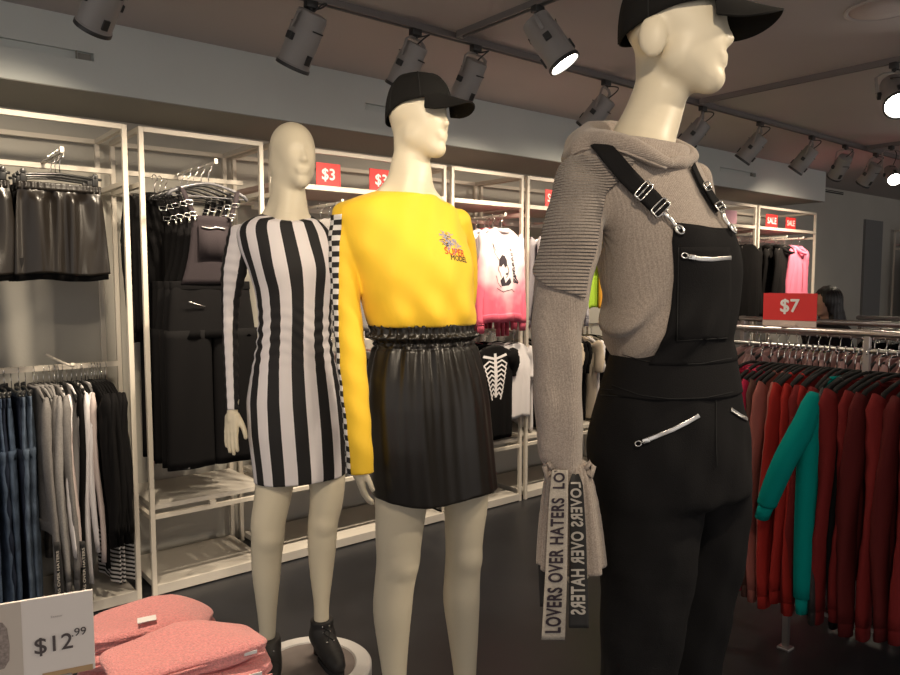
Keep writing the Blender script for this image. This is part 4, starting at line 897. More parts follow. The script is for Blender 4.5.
ribbon([(474, 572, 579, -0.185), (484, 569, 583, -0.195), (530, 569.5, 586, -0.205), (628, 569, 589, -0.205)], HO, m_rb2, m_rbt, 'LOVERS OVER HATERS', True, 'ribbon', 0.0290, 0.70)
b = MB(); G = np.array([[at(538+(20)*t+(i/12)*2, 560+i*4.2, HO-0.10) for t in np.linspace(0, 1, 4)] for i in range(12)]); b.grid(G, thick=0.002); b.build('ribbon_end', m_rb2, sw, world=True)

# dungarees: trousers, waistband, bib, straps, zips
m_bk = mat('black_denim', (0.0085, 0.008, 0.0085), 0.9, bump=0.3, bscale=500, spec=0.2)
zcr = at(700, 500, HO)[2]
def pantF(P):
    d = BP.field(P, cap=0.02, z1=at(670, 349, HO)[2]+0.01, z0=zcr+0.02)
    d = smin(d, smin(chain(P, legOL, 0.03), chain(P, legOR, 0.03), 0.012), 0.025)
    z = P[..., 2]; lat = P@RT.astype(np.float32); d = d-0.0018*np.sin(z*42+lat*55)-0.0012*np.sin(lat*120-z*20)
    return smax(smax(d, z-np.float32(at(670, 351, HO)[2]+0.0), 0.003), np.float32(PZ+0.05)-z, 0.003)
du = thing('dungarees', tuple(at(665, 380, HO)-np.array(O.location))); du.parent = O; prop(du, 'black denim dungarees with silver zips and clips')
A = np.array([p for p, r in legOL+legOR]); lo = A.min(0)-0.14; hi = A.max(0)+0.14; lo[2] = PZ+0.02; hi[2] = at(670, 340, HO)[2]+0.02
build_sdf('trousers', pantF, lo, hi, 0.006, m_bk, du)
zt_, zb2_ = at(670, 350, HO)[2], at(670, 388, HO)[2]
def bandring(fn, zf, n=96, ctr=None):
    out = []; th = np.arange(n)*2*PI/n; C = at(672, 370, HO)
    D = np.cos(th)[:, None]*ldO+np.sin(th)[:, None]*fdO; P0 = C*[1, 1, 0]+D*0.4; P0[:, 2] = zf; q, ok = march(fn, P0, -D, 0.4, 0.004, 70); return q
bandF = lambda P: BP.field(P, cap=0.02)
b = MB(); zs = [zt_+0.006, zt_+0.002, zt_-0.02, zb2_+0.002, zb2_-0.002]; offs = [0, 0.003, 0.003, 0.003, 0]; b.loft([bandring(bandF, z) for z in zs]); b.build('waistband', m_bk, du, world=True)
# bib grid by angle about the torso
zbt = at(700, 229, HO)[2]; zbb = at(690, 356, HO)[2]
rows = []
left = [(228, 676), (245, 673), (262, 674), (280, 674.5), (300, 672), (327, 666), (342, 659), (356, 648)]
nz, na = 40, 44; G = np.zeros((nz, na, 3)); unionT = lambda P: smin(torsoO(P), BP.field(P, cap=0.02), 0.01)
for i, yv in enumerate(np.linspace(228, 358, nz)):
    xl = np.interp(yv, [q[0] for q in left], [q[1] for q in left]); p, ok = seen_on(unionT, xl, yv, HO, 0.004); z = at(672, yv, HO)[2]; l, f, _ = BO.local(p.astype(np.float32)); a0 = math.atan2(float(l), float(f))
    cc = BO.world(np.array(0.), np.array(0.), np.array(z)); al = np.linspace(a0, -a0, na); D = np.sin(al)[:, None]*ldO+np.cos(al)[:, None]*fdO
    # drawn flat between chest and strap ends: take the outermost of cloth and chord
    dip = 0.006*np.cos(al/max(abs(a0), 0.1)*PI/2)*(1 if i < 3 else 0); P0 = cc+D*0.35; P0[:, 2] = z-dip; q, ok = march(unionT, P0, -D, 0.35, 0.005, 90); G[i] = q
b = MB(); b.grid(G[:, ::-1], thick=0.003); b.build('bib', m_bk, du, world=True)
bibF = lambda P: unionT(P)-0.005
def stitch_line(pts, fn, r=0.0009, m=m_seam, name='stitching', par=du, off=0.001, n=24):
    pts = np.array(pts, float); L = np.concatenate([[0], np.cumsum(np.linalg.norm(np.diff(pts, axis=0), axis=1))]); u = np.linspace(0, L[-1], n)
    Q = [seen_on(fn, np.interp(v, L, pts[:, 0]), np.interp(v, L, pts[:, 1]), HO, off)[0] for v in u]; b = MB(); b.tube(Q, r, 6); return b.build(name, m, par, world=True)
# bib pocket
pk = [(678, 246), (730, 247), (733, 300), (728, 337), (677, 341)]
PG = np.zeros((20, 20, 3))
for i, v in enumerate(np.linspace(0, 1, 20)):
    y0 = 247+v*93; xl, xr = 678.5-v*1.5, 729+3*v*(1-v)*4-v*2
    for j, t in enumerate(np.linspace(0, 1, 20)): PG[i, j] = seen_on(bibF, xl+(xr-xl)*t, y0, HO, 0.0015)[0]
b = MB(); b.grid(PG, thick=0.0015); b.build('bib_pocket', m_bk, du, world=True)
stitch_line([(678.5, 247), (677, 341), (727, 338)], bibF, off=0.003); stitch_line([(612, 385), (640, 395), (670, 399), (705, 398), (733, 392)], lambda P: bandF(P)-0.004, off=0.001)
stitch_line([(614, 352), (640, 360), (665, 364), (700, 364), (732, 358)], lambda P: bandF(P)-0.004, off=0.001)
stitch_line([(717, 466), (716, 430), (716, 400)], pantF, off=0.001); stitch_line([(601, 389), (630, 391)], pantF, off=0.001); stitch_line([(601, 395), (630, 397)], pantF, off=0.001)
m_metal = mat('silver_metal', (0.80, 0.79, 0.76), 0.25, metal=1.0); m_tooth = mat('zip_teeth', (0.55, 0.54, 0.52), 0.3, metal=1.0)
def zipper(pts, fn, name, wpx=0.0035, pull=True, H=HO):
    pts = np.array(pts, float); L = np.concatenate([[0], np.cumsum(np.linalg.norm(np.diff(pts, axis=0), axis=1))]); n = int(L[-1]/1.1)
    Q = np.array([seen_on(fn, np.interp(v, L, pts[:, 0]), np.interp(v, L, pts[:, 1]), H, 0.0015)[0] for v in np.linspace(0, L[-1], n)]); N = grad(fn, Q)
    z = thing(name, tuple(Q[0]-root_off(du))); z.parent = du
    b = MB(); b.tube(Q, wpx*1.25, 8, flat=0.3, up=N[0]); b.build('zip_tape', m_tooth, z, world=True)
    b = MB()
    for i in range(len(Q)-1):
        t = Q[i+1]-Q[i]; t /= np.linalg.norm(t)+1e-9; s_ = np.cross(N[i], t)
        for q in (-1, 1): b.box((Q[i]+(Q[i+1]-Q[i])*(0.25+0.25*q))+N[i]*0.0012+s_*q*0.0012, (0.0011, 0.0035, 0.0016), np.stack([t, s_, N[i]], 1))
    b.build('zip_teeth', m_metal, z, world=True, smooth=False)
    if pull:
        t = Q[0]-Q[3]; t /= np.linalg.norm(t); s_ = np.cross(N[0], t); R3 = np.stack([t, s_, N[0]], 1); o = Q[1]+N[0]*0.003
        b = MB(); b.box(o-t*0.004, (0.012, 0.009, 0.004), R3, 0.001); a = np.linspace(0, 2*PI, 16, endpoint=False)
        b.tube([o+t*(0.010+0.0055*math.cos(q))+s_*0.0045*math.sin(q)+N[0]*0.001 for q in a], 0.0014, 6, closed=True); b.tube([o-t*0.002+N[0]*0.003, o+t*0.006+N[0]*0.003], 0.0016, 6); b.build('zip_pull', m_metal, z, world=True)
    return z
zipper([(643, 441.5), (655, 437), (672, 430), (688, 422), (699, 415.5)], pantF, 'zipper'); zipper([(747, 419), (741, 416), (731, 409.5)], pantF, 'zipper', pull=False)
zipper([(688, 256.5), (700, 259), (712, 259.5), (731, 258)], lambda P: bibF(P)-0.0015, 'zipper')
# straps with slider, loop and clip
knit_c = lambda P: smin(torsoO(P), slO(P), 0.014)
def strap(pts, wid, buckle, end, side):
    s_ = thing('strap', tuple(at(pts[0][0], pts[0][1], HO)-root_off(du))); s_.parent = du
    pts = np.array(pts, float); L = np.concatenate([[0], np.cumsum(np.linalg.norm(np.diff(pts, axis=0), axis=1))]); n = 40
    Q = np.array([seen_on(knit_c, np.interp(v, L, pts[:, 0]), np.interp(v, L, pts[:, 1]), HO, 0.0078)[0] for v in np.linspace(0, L[-1], n)])
    for _ in range(3): Q[1:-1] = (Q[:-2]+Q[1:-1]*2+Q[2:])/4
    T = np.gradient(Q, axis=0); T /= np.linalg.norm(T, axis=1)[:, None]; N = grad(knit_c, Q); N = (N+np.roll(N, 1, 0)+np.roll(N, -1, 0)); N[0] = N[1]; N[-1] = N[-2]; N -= T*(N*T).sum(1)[:, None]; N /= np.linalg.norm(N, axis=1)[:, None]; Bn = np.cross(T, N)
    G = np.stack([Q+Bn*wid*(t-0.5)+N*(0.0015) for t in np.linspace(0, 1, 6)], 1); b = MB(); b.grid(G, thick=0.0028, nrm=np.repeat(N[:, None], 6, 1)); b.build('webbing', m_bk, s_, world=True)
    i = int(buckle*(n-1)); G2 = np.stack([Q[i:]+Bn[i:]*wid*(t-0.5)*1.02+N[i:]*0.006 for t in np.linspace(0, 1, 6)], 1); b = MB(); b.grid(G2, thick=0.0025, nrm=np.repeat(N[i:, None], 6, 1)); b.build('webbing_fold', m_bk, s_, world=True)
    def loop(i, hw, hl, name):
        o, t, bn, nn = Q[i]+N[i]*0.007, T[i], Bn[i], N[i]; b = MB(); c = []
        for a in np.linspace(0, 2*PI, 24, endpoint=False): ca, sa = math.cos(a), math.sin(a); c.append(o+bn*hw*np.sign(ca)*abs(ca)**0.35+t*hl*np.sign(sa)*abs(sa)**0.35)
        b.tube(c, 0.0014, 8, closed=True); b.tube([o-bn*hw, o+bn*hw], 0.0014, 8); return b.build(name, m_metal, s_, world=True)
    loop(i, wid*0.56, 0.008, 'slider_buckle'); loop(n-3, wid*0.56, 0.009, 'end_loop')
    e = np.array([seen_on(bibF, x, y, HO, 0.004)[0] for x, y in end]); nb = N[-1]; b = MB(); b.tube([Q[-1]+nb*0.006]+[p for p in e], [0.004, 0.0046, 0.0036, 0.0046][:len(e)+1], 10)
    q0, q1 = e[-2], e[-1]; t = (q1-q0)/np.linalg.norm(q1-q0); sd = np.cross(t, nb); c = [q1+t*(0.008*math.cos(a))+sd*0.006*math.sin(a)+nb*0.003 for a in np.linspace(0, 2*PI, 18, endpoint=False)]; b.tube(c, 0.0022, 8, closed=True)
    c = [Q[-1]+nb*0.004+t*(0.006*math.cos(a))+sd*0.008*math.sin(a) for a in np.linspace(0, 2*PI, 18, endpoint=False)]; b.tube(c, 0.0016, 8, closed=True)
    b.build('snap_clip', m_metal, s_, world=True)
strap([(599, 143), (606, 151), (617, 164), (628, 177), (641, 190), (653, 202), (662, 212)], 0.031, 0.70, [(670, 219), (674, 224), (679, 230)], 0)
strap([(693, 165), (698, 176), (704, 188), (712, 201), (719, 211)], 0.027, 0.5, [(724, 218), (728, 224), (732, 230)], 1)
# ------------------------------------------------------------------ garments on hangers
def cl(name, c, rough=0.85, **k): return mat(name, c, rough, bump=0.35, bscale=350, spec=0.10, **k)
m_black = cl('black_cotton', (0.006, 0.0056, 0.006)); m_black2 = cl('faded_black_cotton', (0.011, 0.010, 0.010)); m_bib_lit = cl('lit_black_twill', (0.032, 0.026, 0.029)); m_jean = cl('blue_denim', (0.055, 0.078, 0.12), var=0.4, vscale=18); m_jean2 = cl('pale_denim', (0.11, 0.145, 0.20), var=0.35, vscale=18); m_navy = cl('dark_denim', (0.015, 0.02, 0.035), var=0.3, vscale=18)  # the mauve twill is black bib cloth with lamplight put into its colour
m_gk = cl('grey_sweat', (0.25, 0.24, 0.235), var=0.12, vscale=120); m_gk2 = cl('warm_grey_sweat', (0.19, 0.18, 0.175), var=0.12, vscale=120); m_wt = cl('white_cotton', (0.74, 0.71, 0.72)); m_taupe = cl('taupe_cotton', (0.52, 0.44, 0.42)); m_lilac = cl('lilac_grey_cotton', (0.45, 0.43, 0.47)); m_beige = cl('beige_cotton', (0.62, 0.53, 0.42))
m_pale = cl('pale_pink_cotton', (0.62, 0.40, 0.37)); m_hot = cl('bright_pink_fleece', (0.85, 0.22, 0.33)); m_rose2 = cl('rose_fleece', (0.70, 0.13, 0.19)); m_red = cl('red_knit', (0.30, 0.022, 0.018)); m_red2 = cl('bright_red_knit', (0.42, 0.032, 0.026)); m_maroon = cl('maroon_knit', (0.16, 0.017, 0.017)); m_maroon2 = cl('dark_maroon_knit', (0.085, 0.012, 0.012)); m_teal = cl('teal_fleece', (0.0, 0.21, 0.19)); m_cranb = cl('crimson_knit', (0.46, 0.025, 0.07)); m_brick = cl('brick_knit', (0.30, 0.10, 0.085)); m_brown = cl('brown_knit', (0.11, 0.055, 0.045)); m_lime = cl('lime_cotton', (0.35, 0.55, 0.05)); m_orange = cl('mustard_cotton', (0.75, 0.35, 0.05))
m_mesh = mat('black_mesh', (0.02, 0.018, 0.018), 0.5, bump=1.0, bscale=260)
m_plastic = mat('black_plastic', (0.015, 0.015, 0.015), 0.3, spec=0.6); m_velvet = mat('black_velvet', (0.01, 0.01, 0.01), 0.95); m_clear = mat('grey_plastic', (0.11, 0.11, 0.12), 0.3)
def tie_dye():
    if 'pink_tie_dye' in MATS: return MATS['pink_tie_dye']
    def bld(nt, M, A, mix):
        tc = nd(nt, 'ShaderNodeTexCoord'); n = nd(nt, 'ShaderNodeTexNoise'); n.inputs['Scale'].default_value = 7; nt.links.new(tc.outputs['Object'], n.inputs['Vector'])
        sx = nd(nt, 'ShaderNodeSeparateXYZ'); nt.links.new(tc.outputs['Object'], sx.inputs[0])
        v = M('ADD', M('ADD', M('MULTIPLY', M('SUBTRACT', M('MULTIPLY', sx.outputs[2], -1.0), 0.30), 4.0), M('MULTIPLY', M('ABSOLUTE', sx.outputs[0]), 2.6)), M('MULTIPLY', M('SUBTRACT', n.outputs[0], 0.5), 1.6))
        q = nd(nt, 'ShaderNodeClamp'); nt.links.new(v, q.inputs[0]); return mix(q.outputs[0], (0.80, 0.70, 0.72), (0.80, 0.13, 0.21))
    return attr_mat('pink_tie_dye', bld, 0.85, bump=0.3)
def stripe_mat(name, a, b_, per, axis=1, duty=0.5):
    def bld(nt, M, A, mix):
        tc = nd(nt, 'ShaderNodeTexCoord'); sx = nd(nt, 'ShaderNodeSeparateXYZ'); nt.links.new(tc.outputs['Object'], sx.inputs[0])
        return mix(M('LESS_THAN', M('FRACT', M('ADD', M('DIVIDE', sx.outputs[axis], per), 50.2)), duty), a, b_)
    return attr_mat(name, bld, 0.85, bump=0.3)
m_bw = stripe_mat('striped_cotton', (0.015, 0.015, 0.015), (0.68, 0.65, 0.64), 0.055, 0); m_bwc = stripe_mat('narrow_striped_cotton', (0.015, 0.015, 0.015), (0.66, 0.63, 0.62), 0.02, 2)
def make_hanger(w=0.40, m=None, clips=False, hook=0.085):
    m = m or m_velvet; t = thing('clothes_hanger'); b = MB(); xs = np.linspace(-w/2, w/2, 25)
    if not clips:
        b.tube([(x, 0, -0.004-0.055*(abs(x)/(w/2))**1.6-0.012*(abs(x) > w*0.49)) for x in xs], [0.006+0.003*abs(x)/(w/2) for x in xs], 8)
        b.tube([(x, 0, -0.066) for x in np.linspace(-w/2+0.005, w/2-0.005, 9)], 0.003, 6); b.build('shoulders', m, t)
    else:
        b.tube([(x, 0, -0.012-0.012*abs(x)/(w/2)) for x in xs], 0.006, 8); b.build('bar', m, t)
        for q in (-1, 1): b = MB(); b.box((q*w*0.42, 0.0, -0.03), (0.024, 0.016, 0.05), bev=0.004); b.box((q*w*0.42, -0.006, -0.012), (0.016, 0.012, 0.02), bev=0.003); b.build('clip', m_plastic, t)
    b = MB(); r = 0.0165; c = hook-r; pts = [(0, 0, -0.006), (0, 0, c*0.45), (0.003, 0, c*0.7)]+[(r*math.cos(a), 0, c+r*math.sin(a)) for a in np.linspace(-0.9, 3.6, 16)]
    b.tube(pts, 0.0021, 6); b.build('hook', m_chrome, t); return t
def make_top(name, w=0.46, l=0.62, th=0.03, sl=0.60, mats=(None, None), seed=0, flare=0.0, neck=0.07, droop=0.035, slr=0.042, folds_=1.0, hood=False, cuff=True, vneck=0.02):
    """a top hanging from its shoulders: x across, y thickness, z down from the hanger neck; sleeve length sl (0 for none)"""
    r = np.random.RandomState(seed); t = thing(name); n = 56; mb_, ms_ = mats; rings = []
    vs = np.concatenate([[0, 0.008, 0.02, 0.04, 0.07, 0.11], np.linspace(0.16, 1, 20)]); ph = r.rand(6)*6.28; a = np.arange(n)*2*PI/n
    for v in vs:
        z = -v*l; hw = w/2*(1-0.05*min(1, v*2))+flare*v; hw = neck+(hw-neck)*min(1, (v/0.10))**0.62 if v < 0.10 else hw
        tk = th/2*(0.55+0.6*min(1, v*3)); c, s = np.cos(a), np.sin(a); x = hw*np.sign(c)*np.abs(c)**0.8; y = tk*np.sign(s)*np.abs(s)**0.75
        fo = 0.008*folds_*min(1, v*2.2)*(np.sin(x*42+ph[0]+v*1.5)+0.6*np.sin(x*75+ph[1]-v*2)+0.5*np.sin(x*21+ph[2]))*(0.35+0.65*np.abs(s)); dz = -0.02*(np.abs(x)/(w/2))**1.5*(1 if v < 0.5 else 0.4)+0.004*np.sin(x*30+ph[3])*(v > 0.9); 
        if v == 0: dz = dz-vneck*np.exp(-(x/0.06)**2)*(s < 0)
        rings.append(np.stack([x, y+fo, z+dz], 1))
    b = MB(); b.loft(rings); o = b.build('body', mb_, t)
    if name in ('sweatshirt', 'sweater', 'hoodie'):
        b = MB(); rg = rings[-1]; b.loft([rg*[1.0, 1.12, 1]+[0, 0, 0.045], rg*[1.01, 1.15, 1]+[0, 0, 0.04], rg*[0.99, 1.1, 1]-[0, 0, 0.006]]); b.build('hem_band', mb_, o)
        b = MB(); k = np.linspace(0, 2*PI, 26, endpoint=False); b.tube([(neck*1.02*math.cos(q), th*0.5*math.sin(q), -0.004-(0.022 if math.sin(q) < 0 else 0)*abs(math.sin(q))) for q in k], 0.007, 8, closed=True); b.build('collar', mb_, o)
    if hood:
        b = MB(); k = np.linspace(0, 2*PI, 26, endpoint=False); b.tube([(0.105*math.cos(q), th*1.0*math.sin(q)+0.006, -0.012-0.055*max(0, -math.sin(q))) for q in k], [0.022+0.008*math.sin(q) for q in k], 10, closed=True); b.build('hood', mb_, o)
    if sl:
        for q in (-1, 1):
            k = 16; u = np.linspace(0, 1, k); sw_ = r.uniform(-0.015, 0.02); x = q*(w/2-0.028+droop*np.sin(u*PI*0.6)+sw_*u); z = -0.045-u*sl; y = 0.010*np.sin(u*5+ph[4]+q); rd = slr*(1-0.38*u); pts = np.stack([x, y, z], 1); rg = []
            for i in range(k):
                aa = np.arange(20)*2*PI/20; rr = rd[i]*(1+0.10*np.sin(aa*3+u[i]*9+ph[5])+0.05*np.sin(u[i]*40)); rr = rr*(0.55 if i == 0 else 1); rg.append(np.stack([pts[i, 0]+rr*np.cos(aa)*0.95, pts[i, 1]+rr*np.sin(aa)*0.52, np.full(20, pts[i, 2])+0.02*np.cos(aa)*q*(1-u[i])], 1))
            b = MB(); b.loft(rg); s_ = b.build('sleeve', ms_ or mb_, t)
            if cuff: b = MB(); e = rg[-1]; cen = e.mean(0); b.loft([cen+(e-cen)*0.98+[0, 0, 0.01], cen+(e-cen)*0.92, cen+(e-cen)*0.86-[0, 0, 0.05]]); b.build('cuff', ms_ or mb_, s_)
    return t
def make_trousers(name, w=0.36, l=0.98, th=0.05, mats=None, seed=0, side=False, flare=0.02, rise=0.26, ragged=False):
    r = np.random.RandomState(seed); t = thing(name); n = 36; ph = r.rand(6)*6.28; a = np.arange(n)*2*PI/n
    def ring(cx, hw, tk, z, v):
        c, s = np.cos(a), np.sin(a); x = cx+hw*np.sign(c)*np.abs(c)**0.8; y = tk*np.sign(s)*np.abs(s)**0.8+0.006*np.sin(x*45+ph[0]+v*3)*min(1, v*3); return np.stack([x, y, np.full(n, z)], 1)
    b = MB(); b.loft([ring(0, w/2*(0.93+0.13*v), th/2*(0.7+0.5*v), -v*rise, v) for v in np.linspace(0, 1, 9)]); b.build('hip', mats, t)
    for q in (-1, 1):
        b = MB(); rings = []
        for v in np.linspace(0, 1, 18):
            hw = (w*0.27)*(1-0.25*v)+flare*v; rg = ring(q*(w*0.27+0.004), hw, th/2*(1.15-0.2*v), -rise*0.85-v*(l-rise*0.85), v+0.5); 
            if ragged: rg[:, 2] += 0.0; rg[:, 0] += 0.006*np.sin(v*30+ph[1])
            rings.append(rg)
        b.loft(rings); b.build('leg', mats, t)
    b = MB(); b.loft([ring(0, w/2*0.945, th/2*0.78, 0.002, 0), ring(0, w/2*0.95, th/2*0.80, -0.002, 0), ring(0, w/2*0.96, th/2*0.82, -0.034, 0), ring(0, w/2*0.95, th/2*0.76, -0.037, 0)]); b.build('waistband', mats, t)
    return t
def make_skirt(w0=0.315, w1=0.37, l=0.345, th=0.045, m=None, seed=0):
    r = np.random.RandomState(seed); t = thing('leather_skirt'); n = 160; a = np.arange(n)*2*PI/n; ph = r.rand(5)*6.28
    def ring(v, z, extra=0):
        hw = (w0+(w1-w0)*v**0.8)/2; c, s = np.cos(a), np.sin(a); x = hw*np.sign(c)*np.abs(c)**0.85; tk = th/2*(0.45+0.75*v); d = v*l
        fo = 0.015*(math.exp(-v*1.8)*0.7+0.85)*min(1, v*9)*(np.sin(x*88+1.4*np.sin(x*31+ph[0])+v*1.2)*0.7+0.6*np.sin(x*49+ph[1]-v*2.0))
        return np.stack([x, tk*np.sign(s)*np.abs(s)**0.8+fo*np.abs(s)+extra*np.sin(x*260), np.full(n, z)+0.0*x+(-0.006*np.sin(x*22+ph[2]))*v], 1)
    b = MB(); b.loft([ring(0.0, 0.0), ring(0, -0.004)]+[ring(v, -0.028-v*l) for v in np.linspace(0, 1, 34)]); b.build('panel', m, t)
    b = MB(); b.loft([ring(0, 0.003, 0.002)*[1.0, 1.2, 1], ring(0, -0.003, 0.003)*[1.02, 1.5, 1], ring(0, -0.012, 0.002)*[1.0, 1.2, 1], ring(0, -0.018, 0.003)*[1.02, 1.5, 1], ring(0, -0.03, 0.002)*[1.01, 1.3, 1]]); b.build('gathered_waistband', m, t)
    b = MB(); b.loft([ring(0.9, -0.3*l-0.2)*[0.94, 0.7, 1], ring(1, -l-0.052)*[0.96, 0.7, 1]]); b.build('lining', m_black, t)
    return t
HG = {}
def hang(proto_key, maker, loc, rz, label, cat, group, hanger='velvet', hw=0.40, first_ok=True, scale=None):
    """place a garment and its own hanger; the first use of a kind is the built one, later ones are copies"""
    key = proto_key
    if key not in HG: o = maker(); HG[key] = o
    else: o = copy_tree(HG[key])
    o.location = tuple(loc); o.rotation_euler = (0, 0, rz); o['label'] = label; o['category'] = cat; o['group'] = group
    if scale is not None: o.scale = scale
    return o
def hanger_at(loc, rz, label, group, kind='velvet', hw=0.40, hook=0.085):
    key = ('hanger', kind, hw, hook)
    if key not in HG:
        HG[key] = o = make_hanger(hw, {'velvet': m_velvet, 'plastic': m_plastic, 'steel': m_steel, 'clear': m_clear}.get(kind, m_plastic), clips=(kind == 'clip'), hook=hook)
    else: o = copy_tree(HG[key])
    o.location = tuple(loc); o.rotation_euler = (0, 0, rz); o['label'] = label; o['category'] = 'hanger'; o['group'] = group; return o
R = random.Random(11)

# ---- left rack, lower rail
YM = 3.766; ZR = 1.105; zt = ZR+0.012-0.085
plan = []
for i in range(7): plan.append(('jean', 0.43+i*0.028))
for i in range(5): plan.append(('grey', 0.628+i*0.021))
for i in range(7): plan.append(('bw', 0.728+i*0.0200))
for i in range(7): plan.append(('black', 0.858+i*0.0125))
G1 = 'garments packed on the lower rail of the first rack'
names1 = dict(jean='blue jeans hanging among the jeans at the left end of the packed rail', grey='grey sweatshirt among the grey tops on the packed rail', bw='black and white top on the packed rail between grey and black clothes', black='long black cardigan at the right end of the packed rail')
for i, (k, x) in enumerate(plan):
    rz = PI/2+R.uniform(-0.09, 0.09)*(0.25 if k == 'black' else 1); loc = (x, YM+R.uniform(-0.012, 0.012), zt); G = 'matching '+{'jean': 'jeans', 'grey': 'grey sweatshirts', 'bw': 'black and white tops', 'black': 'black cardigans'}[k]+' on the packed rail'
    if k == 'jean':
        m_ = (m_jean, m_jean, m_navy, m_jean, m_navy, m_jean2, m_jean2)[i]
        hang(('jean', m_.name), lambda: make_trousers('jeans', 0.40, 0.93, 0.032, m_, seed=i, ragged=True), np.array(loc)-[0, 0, 0.03], rz, names1[k], 'jeans', G); hanger_at(loc, rz, 'black clip hanger holding jeans on the packed rail', 'clip hangers of the jeans', 'clip', 0.36)
    elif k == 'grey':
        v = i % 2; hang(('grey', v), lambda: make_top('sweatshirt', 0.50, 0.62, 0.030, 0.80, ((m_gk, m_gk2)[v], None), seed=20+v, slr=0.040), loc, rz, names1[k], 'sweatshirt', G); hanger_at(loc, rz, 'black hanger inside a grey sweatshirt on the packed rail', 'hangers of the grey sweatshirts')
    elif k == 'bw':
        v = i % 4; mm = [(m_bw, m_wt), (m_black, m_taupe), (m_wt, m_black), (m_black, m_wt)][v]
        hang(('bw', v), lambda: make_top('long_sleeved_top', 0.48, 0.60, 0.026, 0.70+0.05*v, mm, seed=30+v, slr=0.030, cuff=False), loc, rz, names1[k], 'top', G); hanger_at(loc, rz, 'black hanger inside a black and white top on the packed rail', 'hangers of the black and white tops')
    else:
        v = i % 2; hang(('cardi', v), lambda: make_top('cardigan', 0.56, 0.66, 0.028, 0.62, (m_black, m_black), seed=40+v, slr=0.05, flare=0.05), np.array(loc)-[0, 0.03, 0], rz, names1[k], 'cardigan', G); hanger_at(loc, rz, 'black hanger inside a black cardigan on the packed rail', 'hangers of the black cardigans')
# lettered ribbons that hang from two of the grey tops
for i, (x, z0, z1) in enumerate(((0.640, 0.38, 0.05), (0.742, 0.36, 0.05))):
    Pg = np.array([[(x-0.011+0.022*t+0.01*math.sin(v*3), 3.478-0.01*t, z0+(z1-z0)*v) for t in np.linspace(0, 1, 4)] for v in np.linspace(0, 1, 16)])
    t = thing('lettered_ribbon', (x, 3.48, z0), ['black lettered ribbon dangling beside the jeans', 'black lettered ribbon dangling beside the striped tops'][i], 'ribbon', 'ribbons hanging from the grey sweatshirts')
    b = MB(); b.grid(Pg, thick=0.002); b.build('band', m_rb2, t, world=True)
    V, Fc = text_mesh('LOVERS OVER HATERS', 0.020, 0.0003); V = frame_pts(V*[1.0, 1, 1], (x+0.002, 3.465, (z0+z1)/2), (0, 0, 1.25), (-0.75, 0.0, 0)); b = MB(); b.add(V, Fc); b.build('lettering', m_rbt, t, world=True, smooth=False)
for i in range(4):
    x = 0.90+i*0.03; o = hang('panel', lambda: make_top('vest_top', 0.30, 0.30, 0.02, 0, (m_bwc, None), seed=3), (x, 3.70, 0.40), PI/2+R.uniform(-.1, .1), 'small striped vest hanging below the black cardigans', 'vest', 'striped vests under the black cardigans')
    hanger_at((x, 3.70, 0.40), PI/2, 'small hanger of a striped vest below the cardigans', 'hangers of the striped vests', hw=0.26)
# prongs on the lower rail
t = thing('rail_peg', (0.76, YM, 1.118), 'cream metal peg sticking out above the packed rail', 'peg'); b = MB(); b.tube([(-0.07, 0.03, 0.045), (-0.02, -0.05, 0.012), (0.01, -0.10, -0.003)], 0.006, 8); b.build('rod', m_frame, t); b = MB(); b.tube([(0.01, -0.10, -0.006), (0.01, -0.104, 0.012)], 0.009, 10); b.build('tip', m_frame, t)

# ---- left rack, leather skirts
faceout(0.70, 2.02+0.012, 0.40, 'display arm carrying the front leather skirts'); faceout(0.36, 2.02+0.012, 0.40, 'display arm carrying the leather skirts cut by the left edge')
lab = ['black gathered leather skirt at the front of its arm', 'black leather skirt directly behind the front one', 'black leather skirt at the back of its arm']
for s_, x in ((0, 0.70), (1, 0.36)):
    for i in range(3):
        y = 3.42+i*0.085; lb = lab[i] if s_ == 0 else ['leather skirt cut by the left edge, front of its arm', 'leather skirt cut by the left edge, second on its arm', 'leather skirt cut by the left edge, last on its arm'][i]
        z = 2.045-0.088
        o = hang('skirt', lambda: make_skirt(m=mat('brown_black_leather', (0.010, 0.008, 0.0065), 0.31, bump=0.08, bscale=200, spec=0.5), seed=4), (x, y, z-0.055), R.uniform(-0.03, 0.03)+(0.05 if i == 0 else 0), lb, 'skirt', 'leather skirts'); hanger_at((x, y, z), 0, lb.replace('leather skirt', 'clip hanger').replace('gathered clip', 'clip')+' of the leather skirts', 'clip hangers of the leather skirts', 'clip', 0.32)
    
